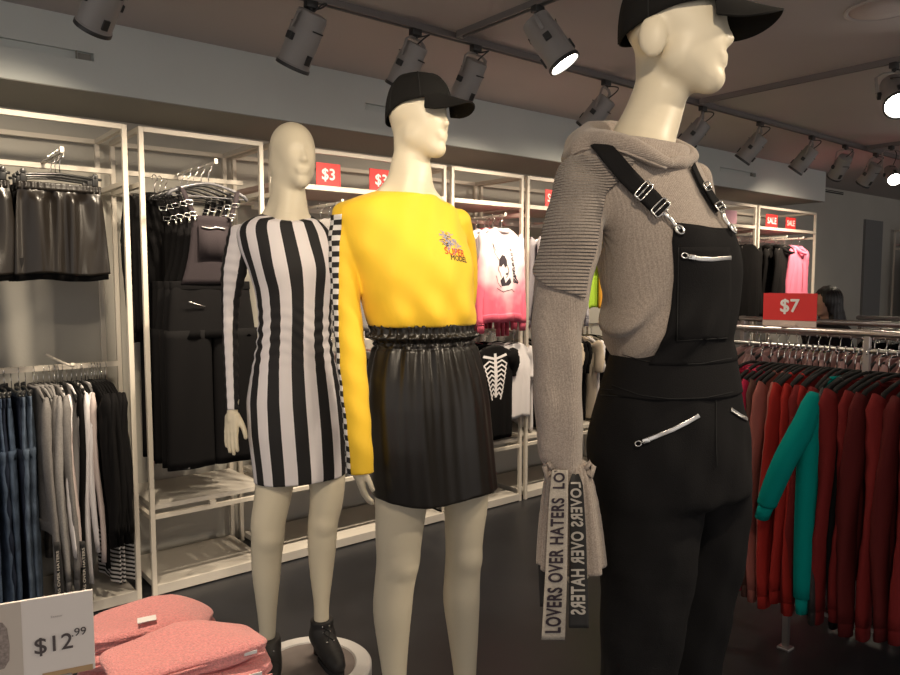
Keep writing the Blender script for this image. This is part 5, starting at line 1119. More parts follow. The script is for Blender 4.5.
# ---- second rack, black dungarees on an arm
faceout(1.305, 2.034, 0.50, 'display arm carrying the black dungarees')
def make_dungarees(mq=None):
    t = thing('dungarees'); mq = mq or m_bib_lit
    tr = make_trousers('trousers', 0.40, 0.86, 0.06, m_black, seed=8, flare=0.03); tr.location = (0, 0, -0.47)
    for c in list(tr.children): c.parent = t; c.location = (0, 0, -0.47)
    bpy.data.objects.remove(tr)
    us = np.linspace(0, 1, 14); Pg = np.array([[((0.095+0.05*u**2.2)*s, -0.030-0.012*math.cos(s*1.4)+0.01*u, -0.17-0.31*u) for s in np.linspace(-1, 1, 12)] for u in us]); b = MB(); b.grid(Pg, thick=0.004, nrm=np.broadcast_to([0, -1., 0], Pg.shape)); bib = b.build('bib', mq, t)
    b = MB(); Pk = np.array([[(0.068*s, -0.045+0.0*u, -0.215-0.15*u) for s in (-1, -.3, .3, 1)] for u in (0, .5, 1)]); b.grid(Pk, thick=0.003, nrm=np.broadcast_to([0, -1., 0], Pk.shape)); b.build('pocket', mq, bib)
    b = MB(); b.tube([(x, -0.0495, -0.225+0.003*math.sin(x*80)) for x in np.linspace(-0.055, 0.055, 12)], 0.0035, 6); b.build('zipper', m_metal, bib)
    for q in (-1, 1):
        pts = np.array([(q*0.135, 0.01, -0.045), (q*0.13, -0.022, -0.050), (q*0.115, -0.035, -0.10), (q*0.092, -0.042, -0.155), (q*0.085, -0.045, -0.185)]); Gs = np.array([[p+[0.013*s, 0, 0.004*s*q] for s in (-1, 0, 1)] for p in pts]); b = MB(); b.grid(Gs, thick=0.003, nrm=np.broadcast_to([0, -1., 0], Gs.shape)); st = b.build('strap', mq, t)
        b = MB(); 
        for z_ in (-0.115, -0.165):
            b = MB(); c = np.array([q*(0.108 if z_ > -0.14 else 0.09), -0.045, z_]); b.tube([c+[0.017*np.sign(math.cos(a))*abs(math.cos(a))**.4, 0, 0.009*np.sign(math.sin(a))*abs(math.sin(a))**.4] for a in np.linspace(0, 2*PI, 16, endpoint=False)], 0.0018, 6, closed=True); b.build('buckle', m_metal, st)
        b = MB(); b.tube([(q*0.087, -0.05, -0.178), (q*0.084, -0.052, -0.20)], 0.005, 8); b.build('clip', m_metal, st)
    for q in (-1, 1): b = MB(); b.tube([(q*0.045, -0.042, -0.585), (q*0.12, -0.040, -0.56)], 0.003, 6); b.build('zipper', m_metal, t)
    return t
labs = ['frontmost black dungarees on the narrow rack, silver buckles showing', 'second black dungarees from the front of the narrow rack', 'third black dungarees from the front of the narrow rack', 'fourth black dungarees from the front of the narrow rack', 'rearmost black dungarees on the narrow rack']
for i in range(5):
    y = 3.36+i*0.09; x = 1.305; z = 2.046-0.092
    hang(('dung', i > 0), lambda: make_dungarees(m_black if i else m_bib_lit), (x, y, z+0.015), 0.04*((i % 2)*2-1)+0.05, labs[i], 'dungarees', 'dungarees on the narrow rack'); hanger_at((x, y, z), 0.05, 'dark hanger of the '+labs[i].replace(' on the narrow rack', '').replace(', silver buckles showing', ' on the narrow rack'), 'hangers of the dungarees', 'clear' if i == 0 else 'plastic', 0.38)  # frontmost bib gets the painted lit tone, those behind stay plain black
# black maxi tops tucked between
for i in range(3):
    hang('blk_l', lambda: make_top('long_black_top', 0.40, 0.66, 0.05, 0.62, (m_black, None), seed=52, flare=0.0), (1.17+0.035*i, 3.70+0.03*i, 1.93), 0.6, 'long black top hanging behind the dungarees', 'top', 'long black tops behind the dungarees'); hanger_at((1.17+0.035*i, 3.70+0.03*i, 1.93), 0.6, 'hanger of a long black top behind the dungarees', 'hangers of the long black tops')

# ---- third rack
faceout(2.02, 1.912, 0.40, 'display arm behind the neck of the striped dress mannequin')
for i in range(3):
    lb = ['grey cardigan hanging behind the shoulder of the striped dress, foremost', 'grey cardigan hanging behind the striped dress, second', 'grey cardigan hanging behind the striped dress, last'][i]
    hang('g3', lambda: make_top('cardigan', 0.40, 0.60, 0.05, 0.55, (m_gk2, None), seed=60), (2.02, 3.42+0.09*i, 1.835), 0.0, lb, 'cardigan', 'grey cardigans on the wide rack'); hanger_at((2.02, 3.42+0.09*i, 1.835), 0.0, 'hanger of the '+lb, 'hangers of the grey cardigans', 'steel')
mt3 = [m_lilac, m_gk, m_wt, m_pale, m_black, m_pale, m_wt, m_black, m_gk, m_pale, m_black, m_wt, m_pale, m_black]
for i, m_ in enumerate(mt3):
    x = 1.79+i*0.075; v = i % 2; cn = {'lilac_grey_cotton': 'lilac grey', 'grey_sweat': 'grey', 'white_cotton': 'white', 'pale_pink_cotton': 'pale pink', 'black_cotton': 'black'}[m_.name]
    hang(('t3', m_.name), lambda: make_top('t_shirt', 0.40, 0.58, 0.035, 0.20, (m_, None), seed=70+i, cuff=False, slr=0.06), (x, YM, 1.172-0.085), PI/2+R.uniform(-.15, .15), cn+' shirt on the lower rail behind the two farther mannequins', 'shirt', cn+' shirts on the lower rail of the wide rack'); hanger_at((x, YM, 1.172-0.085), PI/2, 'hanger on the lower rail behind the two farther mannequins', 'hangers on the lower rail of the wide rack', 'steel')

# ---- fourth rack: pink sweatshirts above, skeleton and white shirts below
faceout(3.19, 1.912, 0.40, 'display arm carrying the pink printed sweatshirts')
m_td = tie_dye()
def flat_poly(polys, y=-0.0): 
    b = MB()
    for p in polys: k = len(p); b.add([(q[0], y, q[1]) for q in p], [tuple(range(k))])
    return b
def drape_print(parent, bodyobj, polys, m, name, off=0.0015, step=0.012):
    """lay flat shapes (x, z) on the front of a hanging garment by ray casting in its own frame"""
    me = bodyobj.data; bv = BVHTree.FromPolygons([v.co[:] for v in me.vertices], [tuple(p.vertices) for p in me.polygons]); b = MB()
    for p in polys:
        V = np.array([(q[0], q[1], 0) for q in p]); V, Fc = densify(V, [tuple(range(len(p)))], step) if len(p) > 2 else (V, [])
        out = []
        for q in V: h = bv.ray_cast(Vector((q[0], -0.5, q[1])), Vector((0, 1, 0))); out.append((q[0], (h[0].y if h[0] else -0.02)-off, q[1]))
        b.add(out, Fc)
    return b.build(name, m, parent, smooth=False)
def strokes(lines, w):
    out = []
    for L in lines:
        L = np.array(L, float)
        for a, c in zip(L[:-1], L[1:]):
            d = c-a; d /= np.linalg.norm(d)+1e-9; nn = np.array([-d[1], d[0]])*w/2; out.append([a-nn-d*w*.2, c-nn+d*w*.2, c+nn+d*w*.2, a+nn-d*w*.2])
    return out
def make_pink_print():
    t = make_top('sweatshirt', 0.42, 0.58, 0.07, 0.56, (m_td, None), seed=81, slr=0.055, droop=0.03, folds_=0.7); body = [c for c in t.children if c.name.startswith('body')][0]
    face = [[(-0.075, -0.20), (-0.045, -0.17), (-0.015, -0.175), (0.005, -0.20), (0.01, -0.235), (-0.01, -0.25), (-0.03, -0.225), (-0.055, -0.245), (-0.075, -0.235)], [(-0.06, -0.33), (-0.03, -0.30), (-0.005, -0.345), (0.03, -0.31), (0.045, -0.34), (0.02, -0.36), (-0.045, -0.365)], [(-0.005, -0.285), (0.012, -0.278), (0.012, -0.292), (-0.002, -0.295)]]
    ln = strokes([[(-0.075, -0.235), (-0.085, -0.26), (-0.06, -0.285), (-0.05, -0.31)], [(0.01, -0.235), (0.022, -0.27), (0.012, -0.30), (0.0, -0.31)], [(-0.08, -0.20), (-0.115, -0.16), (-0.125, -0.10)], [(-0.125, -0.10), (-0.10, -0.15)], [(-0.11, -0.30), (-0.085, -0.345), (-0.05, -0.37)], [(-0.10, -0.375), (-0.03, -0.40), (0.05, -0.385), (0.10, -0.40)]], 0.004)
    pr = drape_print(body, body, face+ln, m_ink, 'printed_figure')
    gl = []
    for i, (x, z) in enumerate([(0.045, -0.135), (0.055, -0.165), (0.062, -0.195), (0.070, -0.225), (0.080, -0.258), (0.092, -0.292), (0.108, -0.325)]):
        s = 0.010+0.0028*i; r = random.Random(i*5+1); gl += strokes([[(x-s, z+s*r.uniform(-.5, .9)), (x+s*r.uniform(0, 1), z+s*r.uniform(.2, .9)), (x+s, z-s*.6), (x-s*.6, z-s*.5), (x-s, z+s*.4)], [(x-s*.2, z), (x+s*.8, z-s*.9)]], 0.0035+0.0008*i)
    drape_print(body, body, gl, m_ink, 'printed_lettering'); return t
for i in range(4):
    y = 3.40+i*0.08; x = 3.19; lb = ['pink and white tie-dye sweatshirt with a black printed figure, foremost on its arm', 'pink tie-dye sweatshirt directly behind the printed one', 'pink tie-dye sweatshirt third on its arm', 'pink tie-dye sweatshirt at the back of its arm'][i]
    hang('pinkp', make_pink_print, (x, y, 1.835), 0.16, lb, 'sweatshirt', 'tie-dye sweatshirts'); hanger_at((x, y, 1.835), 0.16, 'grey hanger in the '+lb.replace(' with a black printed figure', ''), 'hangers of the tie-dye sweatshirts', 'clear')
for i in range(3):
    hang('rosef', lambda: make_top('hoodie', 0.46, 0.58, 0.05, 0.60, (m_rose2, None), seed=84, hood=True), (3.36+0.04*i, 3.70, 1.84), PI/2-0.5, 'deep pink hoodie sideways at the right of the tie-dye sweatshirts', 'hoodie', 'deep pink hoodies'); hanger_at((3.36+0.04*i, 3.70, 1.84), PI/2-0.5, 'hanger of a deep pink hoodie', 'hangers of the deep pink hoodies')
for i in range(6):
    x = 2.96+i*0.085; m_ = [m_rose2, m_black, m_rose2, m_black, m_rose2, m_black][i]
    hang(('l4', m_.name), lambda: make_top('cropped_top', 0.42, 0.26, 0.04, 0.0, (m_, None), seed=86), (x, 3.75, 1.172-0.085+0.0), PI/2-0.3, ('deep pink' if m_ is m_rose2 else 'black')+' top on the lower rail under the tie-dye sweatshirts', 'top', ('deep pink' if m_ is m_rose2 else 'black')+' tops under the sweatshirts'); hanger_at((x, 3.75, 1.172-0.085), PI/2-0.3, 'hanger on the lower rail under the tie-dye sweatshirts', 'hangers under the tie-dye sweatshirts', 'steel')
faceout(3.12, 1.172, 0.34, 'display arm carrying the skeleton shirt'); faceout(3.37, 1.172, 0.30, 'display arm carrying the white shirts')
def make_skeleton():
    t = make_top('t_shirt', 0.40, 0.60, 0.05, 0.17, (m_black, None), seed=91, cuff=False, slr=0.07, folds_=0.5); body = [c for c in t.children if c.name.startswith('body')][0]
    pol = [[(-0.012, -0.05), (0.012, -0.05), (0.016, -0.16), (0.010, -0.33), (-0.010, -0.33), (-0.016, -0.16)], [(-0.11, -0.055), (-0.012, -0.075), (-0.012, -0.09), (-0.12, -0.07)], [(0.11, -0.055), (0.12, -0.07), (0.012, -0.09), (0.012, -0.075)]]; ln = []
    for k in range(8):
        z = -0.10-0.029*k; w_ = 0.115-0.010*k
        for q in (-1, 1): ln.append([(q*0.012, z-0.012), (q*w_*0.55, z+0.004), (q*w_, z-0.022), (q*w_*0.86, z-0.040)])
    drape_print(body, body, pol+strokes(ln, 0.0105), m_wt, 'printed_rib_cage'); return t
for i in range(3):
    lb = ['black shirt with a white rib cage print, foremost on its arm', 'black rib cage shirt second on its arm', 'black rib cage shirt last on its arm'][i]
    hang('skel', make_skeleton, (3.15, 3.43+0.09*i, 1.095), 0.14, lb, 'shirt', 'rib cage shirts'); hanger_at((3.15, 3.43+0.09*i, 1.095), 0.14, 'black hanger in the '+lb.replace(' with a white rib cage print', ''), 'hangers of the rib cage shirts')
for i in range(3):
    lb = ['white shirt beside the rib cage shirt, foremost on its arm', 'white shirt second on its arm beside the rib cage shirt', 'white shirt last on its arm beside the rib cage shirt'][i]
    hang('wh4', lambda: make_top('t_shirt', 0.34, 0.50, 0.06, 0.20, (m_wt, None), seed=93, cuff=False), (3.40, 3.50+0.08*i, 1.095), 0.1, lb, 'shirt', 'white shirts beside the rib cage shirts'); hanger_at((3.40, 3.50+0.08*i, 1.095), 0.1, 'black hanger in the '+lb, 'hangers of the white shirts', hw=0.3)

# ---- fifth rack (seen beside and under the grey sleeve)
faceout(3.84, 1.912, 0.40, 'display arm carrying the lilac grey shirts')
for i in range(3):
    lb = ['lilac grey shirt by the edge of the grey knit sleeve, foremost', 'lilac grey shirt by the grey knit sleeve, second', 'lilac grey shirt by the grey knit sleeve, last'][i]
    hang('li5', lambda: make_top('long_sleeved_top', 0.44, 0.56, 0.06, 0.55, (m_lilac, None), seed=95), (3.84, 3.42+0.08*i, 1.83), 0.1, lb, 'top', 'lilac grey shirts'); hanger_at((3.84, 3.42+0.08*i, 1.83), 0.1, 'hanger in the '+lb, 'hangers of the lilac grey shirts', 'steel')
ls5 = [m_wt, m_black, m_wt, m_pale, m_wt, m_black, m_pale, m_black, m_beige, m_black, m_beige, m_wt, m_beige, m_black]
for i, m_ in enumerate(ls5):
    x = 3.74+i*0.059; cn = {'white_cotton': 'white', 'black_cotton': 'black', 'pale_pink_cotton': 'pale pink', 'beige_cotton': 'beige'}[m_.name]
    hang(('t5', m_.name), lambda: make_top('t_shirt', 0.42, 0.62, 0.045, 0.22, (m_, None), seed=100+i, cuff=False, slr=0.06), (x, YM, 1.172-0.085), PI/2+R.uniform(-.5, .1), cn+' shirt on the lower rail glimpsed behind the grey knit sleeve', 'shirt', cn+' shirts behind the grey knit sleeve'); hanger_at((x, YM, 1.172-0.085), PI/2, 'steel hanger on the lower rail glimpsed behind the grey knit sleeve', 'steel hangers behind the grey knit sleeve', 'steel')
for x, m_, n_ in ((4.35, m_lime, 'lime green'), (4.50, m_orange, 'mustard'), (4.6, m_lime, 'lime green')):
    hang(('u5', n_), lambda: make_top('t_shirt', 0.40, 0.52, 0.05, 0.2, (m_, None), seed=111, cuff=False), (x, 3.6, 1.83), 0.3, n_+' shirt on the upper rail between the grey sleeve and the sweater', 'shirt', n_+' shirts above the beige shirts'); hanger_at((x, 3.6, 1.83), 0.3, 'hanger of a bright shirt between the grey sleeve and the sweater', 'hangers of the bright shirts')
faceout(4.48, 1.912, 0.25, 'display arm carrying the lime green and mustard shirts')

# ---- sixth to eighth racks
faceout(6.12, 1.912, 0.42, 'display arm carrying the dark jackets beside the bib')
for i in range(4):
    lb = ['dark jacket beside the dungaree bib, foremost on its arm', 'dark jacket beside the bib, second on its arm', 'dark jacket beside the bib, third on its arm', 'dark jacket beside the bib, last on its arm'][i]
    hang('jk7', lambda: make_top('jacket', 0.46, 0.66, 0.06, 0.60, (m_black2, None), seed=121, slr=0.055), (6.12, 3.36+0.09*i, 1.83), 0.1, lb, 'jacket', 'dark jackets beside the bib'); hanger_at((6.12, 3.36+0.09*i, 1.83), 0.1, 'hanger in the '+lb, 'hangers of the dark jackets', 'steel')
hang(('u5', 'mustard'), lambda: None, (6.18, 3.86, 1.80), 0.9, 'mustard shirt half hidden behind the dark jackets', 'shirt', 'mustard shirts far back'); hanger_at((6.18, 3.86, 1.80), 0.9, 'hanger of the mustard shirt behind the dark jackets', 'hanger of the far mustard shirt')
faceout(6.76, 1.912, 0.42, 'display arm carrying the black hoodies'); faceout(7.08, 1.912, 0.42, 'display arm carrying the pink hoodies')
def make_bh():
    t = make_top('hoodie', 0.44, 0.62, 0.07, 0.58, (m_black2, None), seed=131, hood=True, slr=0.055); body = [c for c in t.children if c.name.startswith('body')][0]
    drape_print(body, body, strokes([[(0.0, -0.17), (0.09, -0.16)], [(0.0, -0.195), (0.10, -0.185)], [(0.02, -0.22), (0.09, -0.213)], [(0.01, -0.15), (0.02, -0.24)], [(0.05, -0.15), (0.055, -0.23)]], 0.012), m_wt, 'chest_print'); return t
def make_ph():
    t = make_top('hoodie', 0.50, 0.62, 0.07, 0.60, (m_hot, None), seed=132, hood=True, slr=0.06); body = [c for c in t.children if c.name.startswith('body')][0]
    drape_print(body, body, strokes([[(0.0, -0.16), (0.02, -0.42)], [(0.03, -0.17), (0.0, -0.25), (0.04, -0.33), (0.01, -0.42)]], 0.016), m_rose2, 'chest_print'); return t
for i in range(3):
    lb = ['black hoodie with a white chest print in the last rack, foremost', 'black hoodie second on its arm in the last rack', 'black hoodie last on its arm in the last rack'][i]
    hang('bh8', make_bh, (6.76, 3.36+0.1*i, 1.83), 0.1, lb, 'hoodie', 'black hoodies in the last rack'); hanger_at((6.76, 3.36+0.1*i, 1.83), 0.1, 'hanger in the '+lb.replace(' with a white chest print', ''), 'hangers of the black hoodies', 'steel')
for i in range(4):
    lb = ['bright pink hoodie in the last rack, foremost on its arm', 'bright pink hoodie second on its arm in the last rack', 'bright pink hoodie third on its arm in the last rack', 'bright pink hoodie last on its arm in the last rack'][i]
    hang('ph8', make_ph, (7.02+0.06*i, 3.36+0.1*i, 1.83), 0.15, lb, 'hoodie', 'pink hoodies in the last rack'); hanger_at((7.02+0.06*i, 3.36+0.1*i, 1.83), 0.15, 'hanger in the '+lb, 'hangers of the pink hoodies', 'steel')
for i in range(6):
    hang('dk9', lambda: make_top('sequin_top', 0.44, 0.95, 0.06, 0.4, (mat('black_sequins', (0.03, 0.03, 0.03), 0.25, metal=0.6, bump=1.0, bscale=90), None), seed=136), (11.25+i*0.13, 3.5, 1.83), 0.3, 'glinting black top on the far rack at the right edge', 'top', 'glinting tops on the far rack'); hanger_at((11.25+i*0.13, 3.5, 1.83), 0.3, 'hanger on the far rack at the right edge', 'hangers on the far rack')

# ---- signs on the top shelves
m_redsign = mat('red_sign', (0.72, 0.035, 0.035), 0.5); m_pinksign = mat('pink_sign', (0.72, 0.42, 0.50), 0.5); m_signw = mat('white_print', (0.85, 0.82, 0.80), 0.6); m_clearst = mat('sign_foot', (0.6, 0.6, 0.6), 0.2)
def shelf_sign(x, w, h, txt, m, label, size, y=3.57, rz=0.0, tm=None):
    t = thing('shelf_sign', (x, y, 2.011), label, 'sign', 'price signs on the top shelves', rz)
    b = MB(); b.box((0, 0, h/2+0.006), (w, 0.004, h)); b.build('card', m, t, smooth=False)
    b = MB(); b.box((0, 0.0, 0.004), (w*0.7, 0.03, 0.008), bev=0.002); b.build('foot', m_clearst, t, smooth=False)
    if txt: V, Fc = text_mesh(txt, size, size*0.02); b = MB(); b.add(frame_pts(V, (0, -0.0035, h/2+0.006), (1, 0, 0), (0, 0, 1)), Fc); b.build('lettering', tm or m_signw, t, smooth=False)
shelf_sign(2.055, 0.15, 0.125, '$3', m_redsign, 'red $3 sign on the shelf beside the bald head', 0.085)
shelf_sign(2.40, 0.16, 0.125, '$3', m_redsign, 'red $3 sign on the shelf behind the capped yellow top mannequin', 0.085)
shelf_sign(3.86, 0.20, 0.12, 'SALE', m_redsign, 'red sign on the shelf peeking out beside the grey knit shoulder', 0.075)
shelf_sign(6.17, 0.19, 0.12, '', m_pinksign, 'pale pink card on the shelf beside the dungaree strap', 0.05)
shelf_sign(6.90, 0.22, 0.125, 'SALE', m_redsign, 'red SALE sign on the last rack above the black hoodies', 0.082)
shelf_sign(7.28, 0.20, 0.115, 'SALE', m_redsign, 'red SALE sign on the last rack above the pink hoodies', 0.075)
# ------------------------------------------------------------------ floor rack on the right
XR = 2.9
def floor_rack(x, y0, y1, zt_, zr, label, m=None, legs=(), conn=(), group='floor racks', low=0.206):
    m = m or m_rose; t = thing('floor_rack', (x, (y0+y1)/2, 0), label, 'clothes rack', group); yc = (y0+y1)/2
    b = MB(); b.tube([(0, y0-yc, zt_), (0, y1-yc, zt_)], 0.0135, 16); b.build('top_rail', m, t, smooth='auto')
    b = MB(); b.tube([(0, y0-yc, zr), (0, y1-yc, zr)], 0.0085, 12); b.build('hanging_rail', m_steel, t, smooth='auto')
    b = MB(); b.box((0, 0, low), (0.03, y1-y0, 0.016)); b.build('bottom_rail', m, t, smooth=False)
    for y in conn:
        b = MB(); b.box((0, y-yc, (zt_+zr)/2), (0.02, 0.022, zt_-zr+0.03), bev=0.002); b.build('bracket', m, t, smooth=False)
        b = MB(); b.box((0.0, y-yc, (zr+low)/2), (0.022, 0.022, zr-low)); b.build('upright', m, t, smooth=False)
    for y in legs:
        b = MB(); b.box((0, y-yc, low/2), (0.022, 0.022, low)); b.box((0, y-yc, 0.006), (0.05, 0.05, 0.012), bev=0.003); b.build('leg', m, t, smooth=False)
    return t
floor_rack(XR, -0.45, 1.98, 1.308, 1.245, 'metal floor rack packed with red, teal and maroon knits', legs=(1.383, -0.2), conn=(1.95, 1.12, 0.0, -0.42))
seq = [(1.57, m_cranb, 'crimson'), (1.525, m_cranb, 'crimson'), (1.485, m_cranb, 'crimson'), (1.455, m_cranb, 'crimson'), (1.43, m_brown, 'brown'), (1.408, m_brick, 'brick pink'), (1.385, m_brick, 'brick pink'), (1.36, m_red2, 'bright red'), (1.338, m_red, 'red'), (1.316, m_red2, 'bright red'), (1.294, m_red, 'red'), (1.272, m_red, 'red'), (1.25, m_maroon, 'maroon'), (1.225, m_maroon, 'maroon'),
       (1.195, m_teal, 'teal'), (1.160, m_mesh, 'black mesh'), (1.140, m_mesh, 'black mesh'), (1.112, m_maroon, 'maroon'), (1.078, m_black, 'black'), (1.045, m_maroon, 'maroon'), (1.01, m_maroon2, 'dark maroon'), (0.965, m_maroon, 'maroon'), (0.92, m_maroon2, 'dark maroon'), (0.875, m_maroon, 'maroon')]
def make_teal():
    t = make_top('sweatshirt', 0.42, 0.60, 0.03, 0, (m_teal, None), seed=151, slr=0.05)
    b = MB(); k = 14; u = np.linspace(0, 1, k); pts = np.stack([0.19+0.03*np.sin(u*2), -0.012+0*u, -0.05-0.74*u], 1); b.tube(pts, [(0.052-0.014*v)*min(1, 0.5+v*6) for v in u], 18, flat=0.8, up=(0, 1, 0)); s = b.build('sleeve', m_teal, t)
    b = MB(); b.tube([pts[-1], pts[-1]-[0, 0, 0.06]], [0.036, 0.032], 18, flat=0.6, up=(0, 1, 0)); b.build('cuff', m_teal, s)
    b = MB(); pts = np.array([(0.19, -0.005, -0.05), (0.24, -0.02, -0.16), (0.30, -0.055, -0.28), (0.315, -0.09, -0.39), (0.312, -0.11, -0.45)]); b.tube(refine_pts(pts, 5), np.interp(np.linspace(0, 1, 21), [0, 0.08, 0.3, 1], [0.026, 0.042, 0.050, 0.040]), 18, flat=0.8, up=(0, 1, 0)); s = b.build('sleeve', m_teal, t)
    b = MB(); b.tube([pts[-1], pts[-1]+(pts[-1]-pts[-2])*0.9], [0.036, 0.034], 18, flat=0.7, up=(0, 1, 0)); b.build('cuff', m_teal, s); return t
def refine_pts(P, m): return np.array([p for p, r in refine([(p, 0.0) for p in P], m)])
cnt = {}
for i, (y, m_, cn) in enumerate(seq):
    rz = R.uniform(-0.08, 0.08)+(0.02 if i < 16 else -0.12); z = 1.245+0.0085-0.0835; hz = z; z = z-0.020; dx = {'teal': -0.045, 'black mesh': -0.01, 'black': 0.03, 'brown': 0.02}.get(cn, 0.0); loc = (XR+dx+R.uniform(-0.01, 0.01), y, z); cnt[cn] = cnt.get(cn, 0)+1
    if cn == 'teal': o = hang('teal', make_teal, loc, PI/2+0.12+PI/2*0, 'teal sweatshirt with one sleeve kicked out among the red knits', 'sweatshirt', 'teal sweatshirt'); o.rotation_euler = (0, 0, PI+0.04)
    else:
        v = cnt[cn] % 2
        hang(('fr', cn, v), lambda: make_top('sweater', 0.48+0.02*v, 0.66+0.03*v, 0.026, 0.76+0.03*v, (m_, None), seed=160+i, slr=0.062 if 'maroon' in cn else 0.048, droop=0.03, neck=0.115), loc, rz, {'crimson': 'crimson knit at the far end of the floor rack', 'brown': 'brown knit between the crimson and brick pink knits', 'brick pink': 'brick pink knit on the floor rack', 'bright red': 'bright red knit on the floor rack left of the teal one', 'red': 'red knit on the floor rack left of the teal one', 'maroon': 'maroon knit on the floor rack next to darker ones', 'dark maroon': 'dark maroon knit toward the near end of the floor rack', 'black mesh': 'black mesh top right beside the teal sweatshirt', 'black': 'black knit between two maroon knits on the floor rack'}[cn], 'sweater', cn+' knits on the floor rack')
    hanger_at((XR, y, hz), rz, 'black hanger in a '+cn+' garment on the floor rack', 'hangers in the '+cn+' garments', 'velvet', 0.42)
# ---- second floor rack, pale pink, behind it
floor_rack(3.75, -0.3, 2.1, 1.30, 1.235, 'metal floor rack of pale pink tops behind the red knits', legs=(1.9, 0.0), conn=(2.08, 0.6, -0.28))
for i in range(30):
    y = 2.04-i*0.052; z = 1.235+0.0085-0.0835; rz = R.uniform(-0.12, 0.12)
    hang(('pp', i % 2), lambda: make_top('long_sleeved_top', 0.46, 0.62, 0.045, 0.6, (m_pale, None), seed=190+i % 2, slr=0.045), (3.75, y, z), rz, 'pale pink top on the second floor rack', 'top', 'pale pink tops on the second floor rack')
    hanger_at((3.75, y, z), rz, 'dark hanger of a pale pink top on the second floor rack', 'hangers of the pale pink tops', 'plastic', 0.42)
# ---- farther floor racks with dark clothes
for x, y0, y1, zt_, mm, lb in ((5.0, 0.2, 2.0, 1.27, m_track, 'dark floor rack in front of the person'), (6.9, 0.6, 2.3, 1.27, m_rose, 'floor rack past the person, nearer of the two'), (8.6, 0.8, 2.9, 1.24, m_frame, 'farthest cream floor rack before the grey wall')):
    floor_rack(x, y0, y1, zt_, zt_-0.07, lb, mm, legs=(y0+0.1, y1-0.1), conn=(y0+0.02, (y0+y1)/2, y1-0.02))
    for i in range(int((y1-y0)/0.085)):
        y = y1-0.06-i*0.085; hang('dkf', lambda: make_top('long_sleeved_top', 0.46, 0.66, 0.055, 0.6, (m_black2, None), seed=201), (x, y, zt_-0.07-0.075), R.uniform(-.1, .1), 'dark top on one of the far floor racks', 'top', 'dark tops on the far floor racks'); hanger_at((x, y, zt_-0.07-0.075), 0.0, 'hanger on one of the far floor racks', 'hangers on the far floor racks', 'steel', 0.40)
# ---- $7 sign on the top rail
t = thing('price_sign', (XR, 1.415, 1.3215), 'red $7 sign standing on the top rail of the floor rack', 'sign'); 
def ysgn(V, dy=0.0): return V
b = MB(); b.box((0, 0, 0.078), (0.004, 0.205, 0.108)); b.build('card', m_redsign, t, smooth=False)
b = MB(); b.box((0, 0, 0.011), (0.008, 0.205, 0.022)); b.box((0, 0, 0.004), (0.03, 0.06, 0.01)); b.build('holder', mat('sign_holder', (0.62, 0.50, 0.44), 0.4), t, smooth=False)
V, Fc = text_mesh('$7', 0.072, 0.0016); b = MB(); b.add(frame_pts(V, (-0.0032, 0, 0.080), (0, -1, 0), (0, 0, 1)), Fc); b.build('lettering', m_signw, t, smooth=False)
t.rotation_euler = (0, 0, 0.12)

# ------------------------------------------------------------------ person far behind the racks
pc = at(826, 302, 5.6); fp = -RT*0.97-F0*0.2; fp /= np.linalg.norm(fp); lp = np.cross(fp, UP); base = np.array([pc[0], pc[1], 0]); zs_ = pc[2]+0.115
Pn = thing('person', tuple(base), 'person with long dark hair and dark jacket facing away to the side behind the racks', 'person')
mp_skin = mat('skin', (0.50, 0.28, 0.20), 0.55); mp_hair = mat('dark_hair', (0.012, 0.009, 0.009), 0.35, bump=0.5, bscale=80, stretch=(6, 6, 0.6)); mp_jk = cl('dark_jacket', (0.016, 0.014, 0.018))
ph_, pM = head_field(pc+[0, 0, -0.0], math.atan2(float(fp@RT), float(-fp@F0)), 0.93, ears=True)
def W(a, s, z): return base+fp*a+lp*s+UP*z
H_ = pc[2]+0.11; sh_ = pc[2]-0.20; hip = sh_*0.60
pl_ = [[(W(0, q*0.09, hip), 0.085), (W(0.02, q*0.095, hip*0.55), 0.06), (W(0, q*0.10, 0.09), 0.042), (W(0.04, q*0.10, 0.045), 0.040), (W(0.13, q*0.11, 0.03), 0.03)] for q in (-1, 1)]
pa_ = [[(W(-0.01, q*0.16, sh_-0.03), 0.055), (W(-0.03, q*0.20, sh_-0.28), 0.042), (W(0.12, q*0.19, sh_-0.42), 0.032), (W(0.2, q*0.17, sh_-0.40), 0.026)] for q in (-1, 1)]
ph2 = [hand_parts(a[-1][0], fp+UP*0.1, UP*-1.0, lp*(-q), 0.85) for a, q in zip(pa_, (-1, 1))]
def torsoP(P, infl=0.0):
    d = chain(P, [(W(0, 0, sh_-0.06), 0.10+infl), (W(0, 0, sh_-0.25), 0.115+infl), (W(0, 0, hip), 0.125+infl)], 0.03); d = smin(d, chain(P, [(W(0, -0.14, sh_-0.05), 0.06+infl), (W(0, 0.14, sh_-0.05), 0.06+infl)], 0.03), 0.04)
    return d
def personF(P):
    d = smin(ph_(P), chain(P, [(pc-[0, 0, 0.05]-fp*0.02, 0.048), (W(-0.02, 0, sh_+0.02), 0.052)], 0.02), 0.02); d = smin(d, torsoP(P), 0.03)
    for l in pl_: d = smin(d, chain(P, l, 0.02), 0.03)
    for l in pa_: d = smin(d, chain(P, l, 0.02), 0.02)
    for h_ in ph2: d = smin(d, hand_field(P, h_), 0.004)
    return d
build_sdf('body', personF, base-[0.45, 0.45, 0.02], base+[0.45, 0.45, H_+0.05], 0.011, mp_skin, Pn)
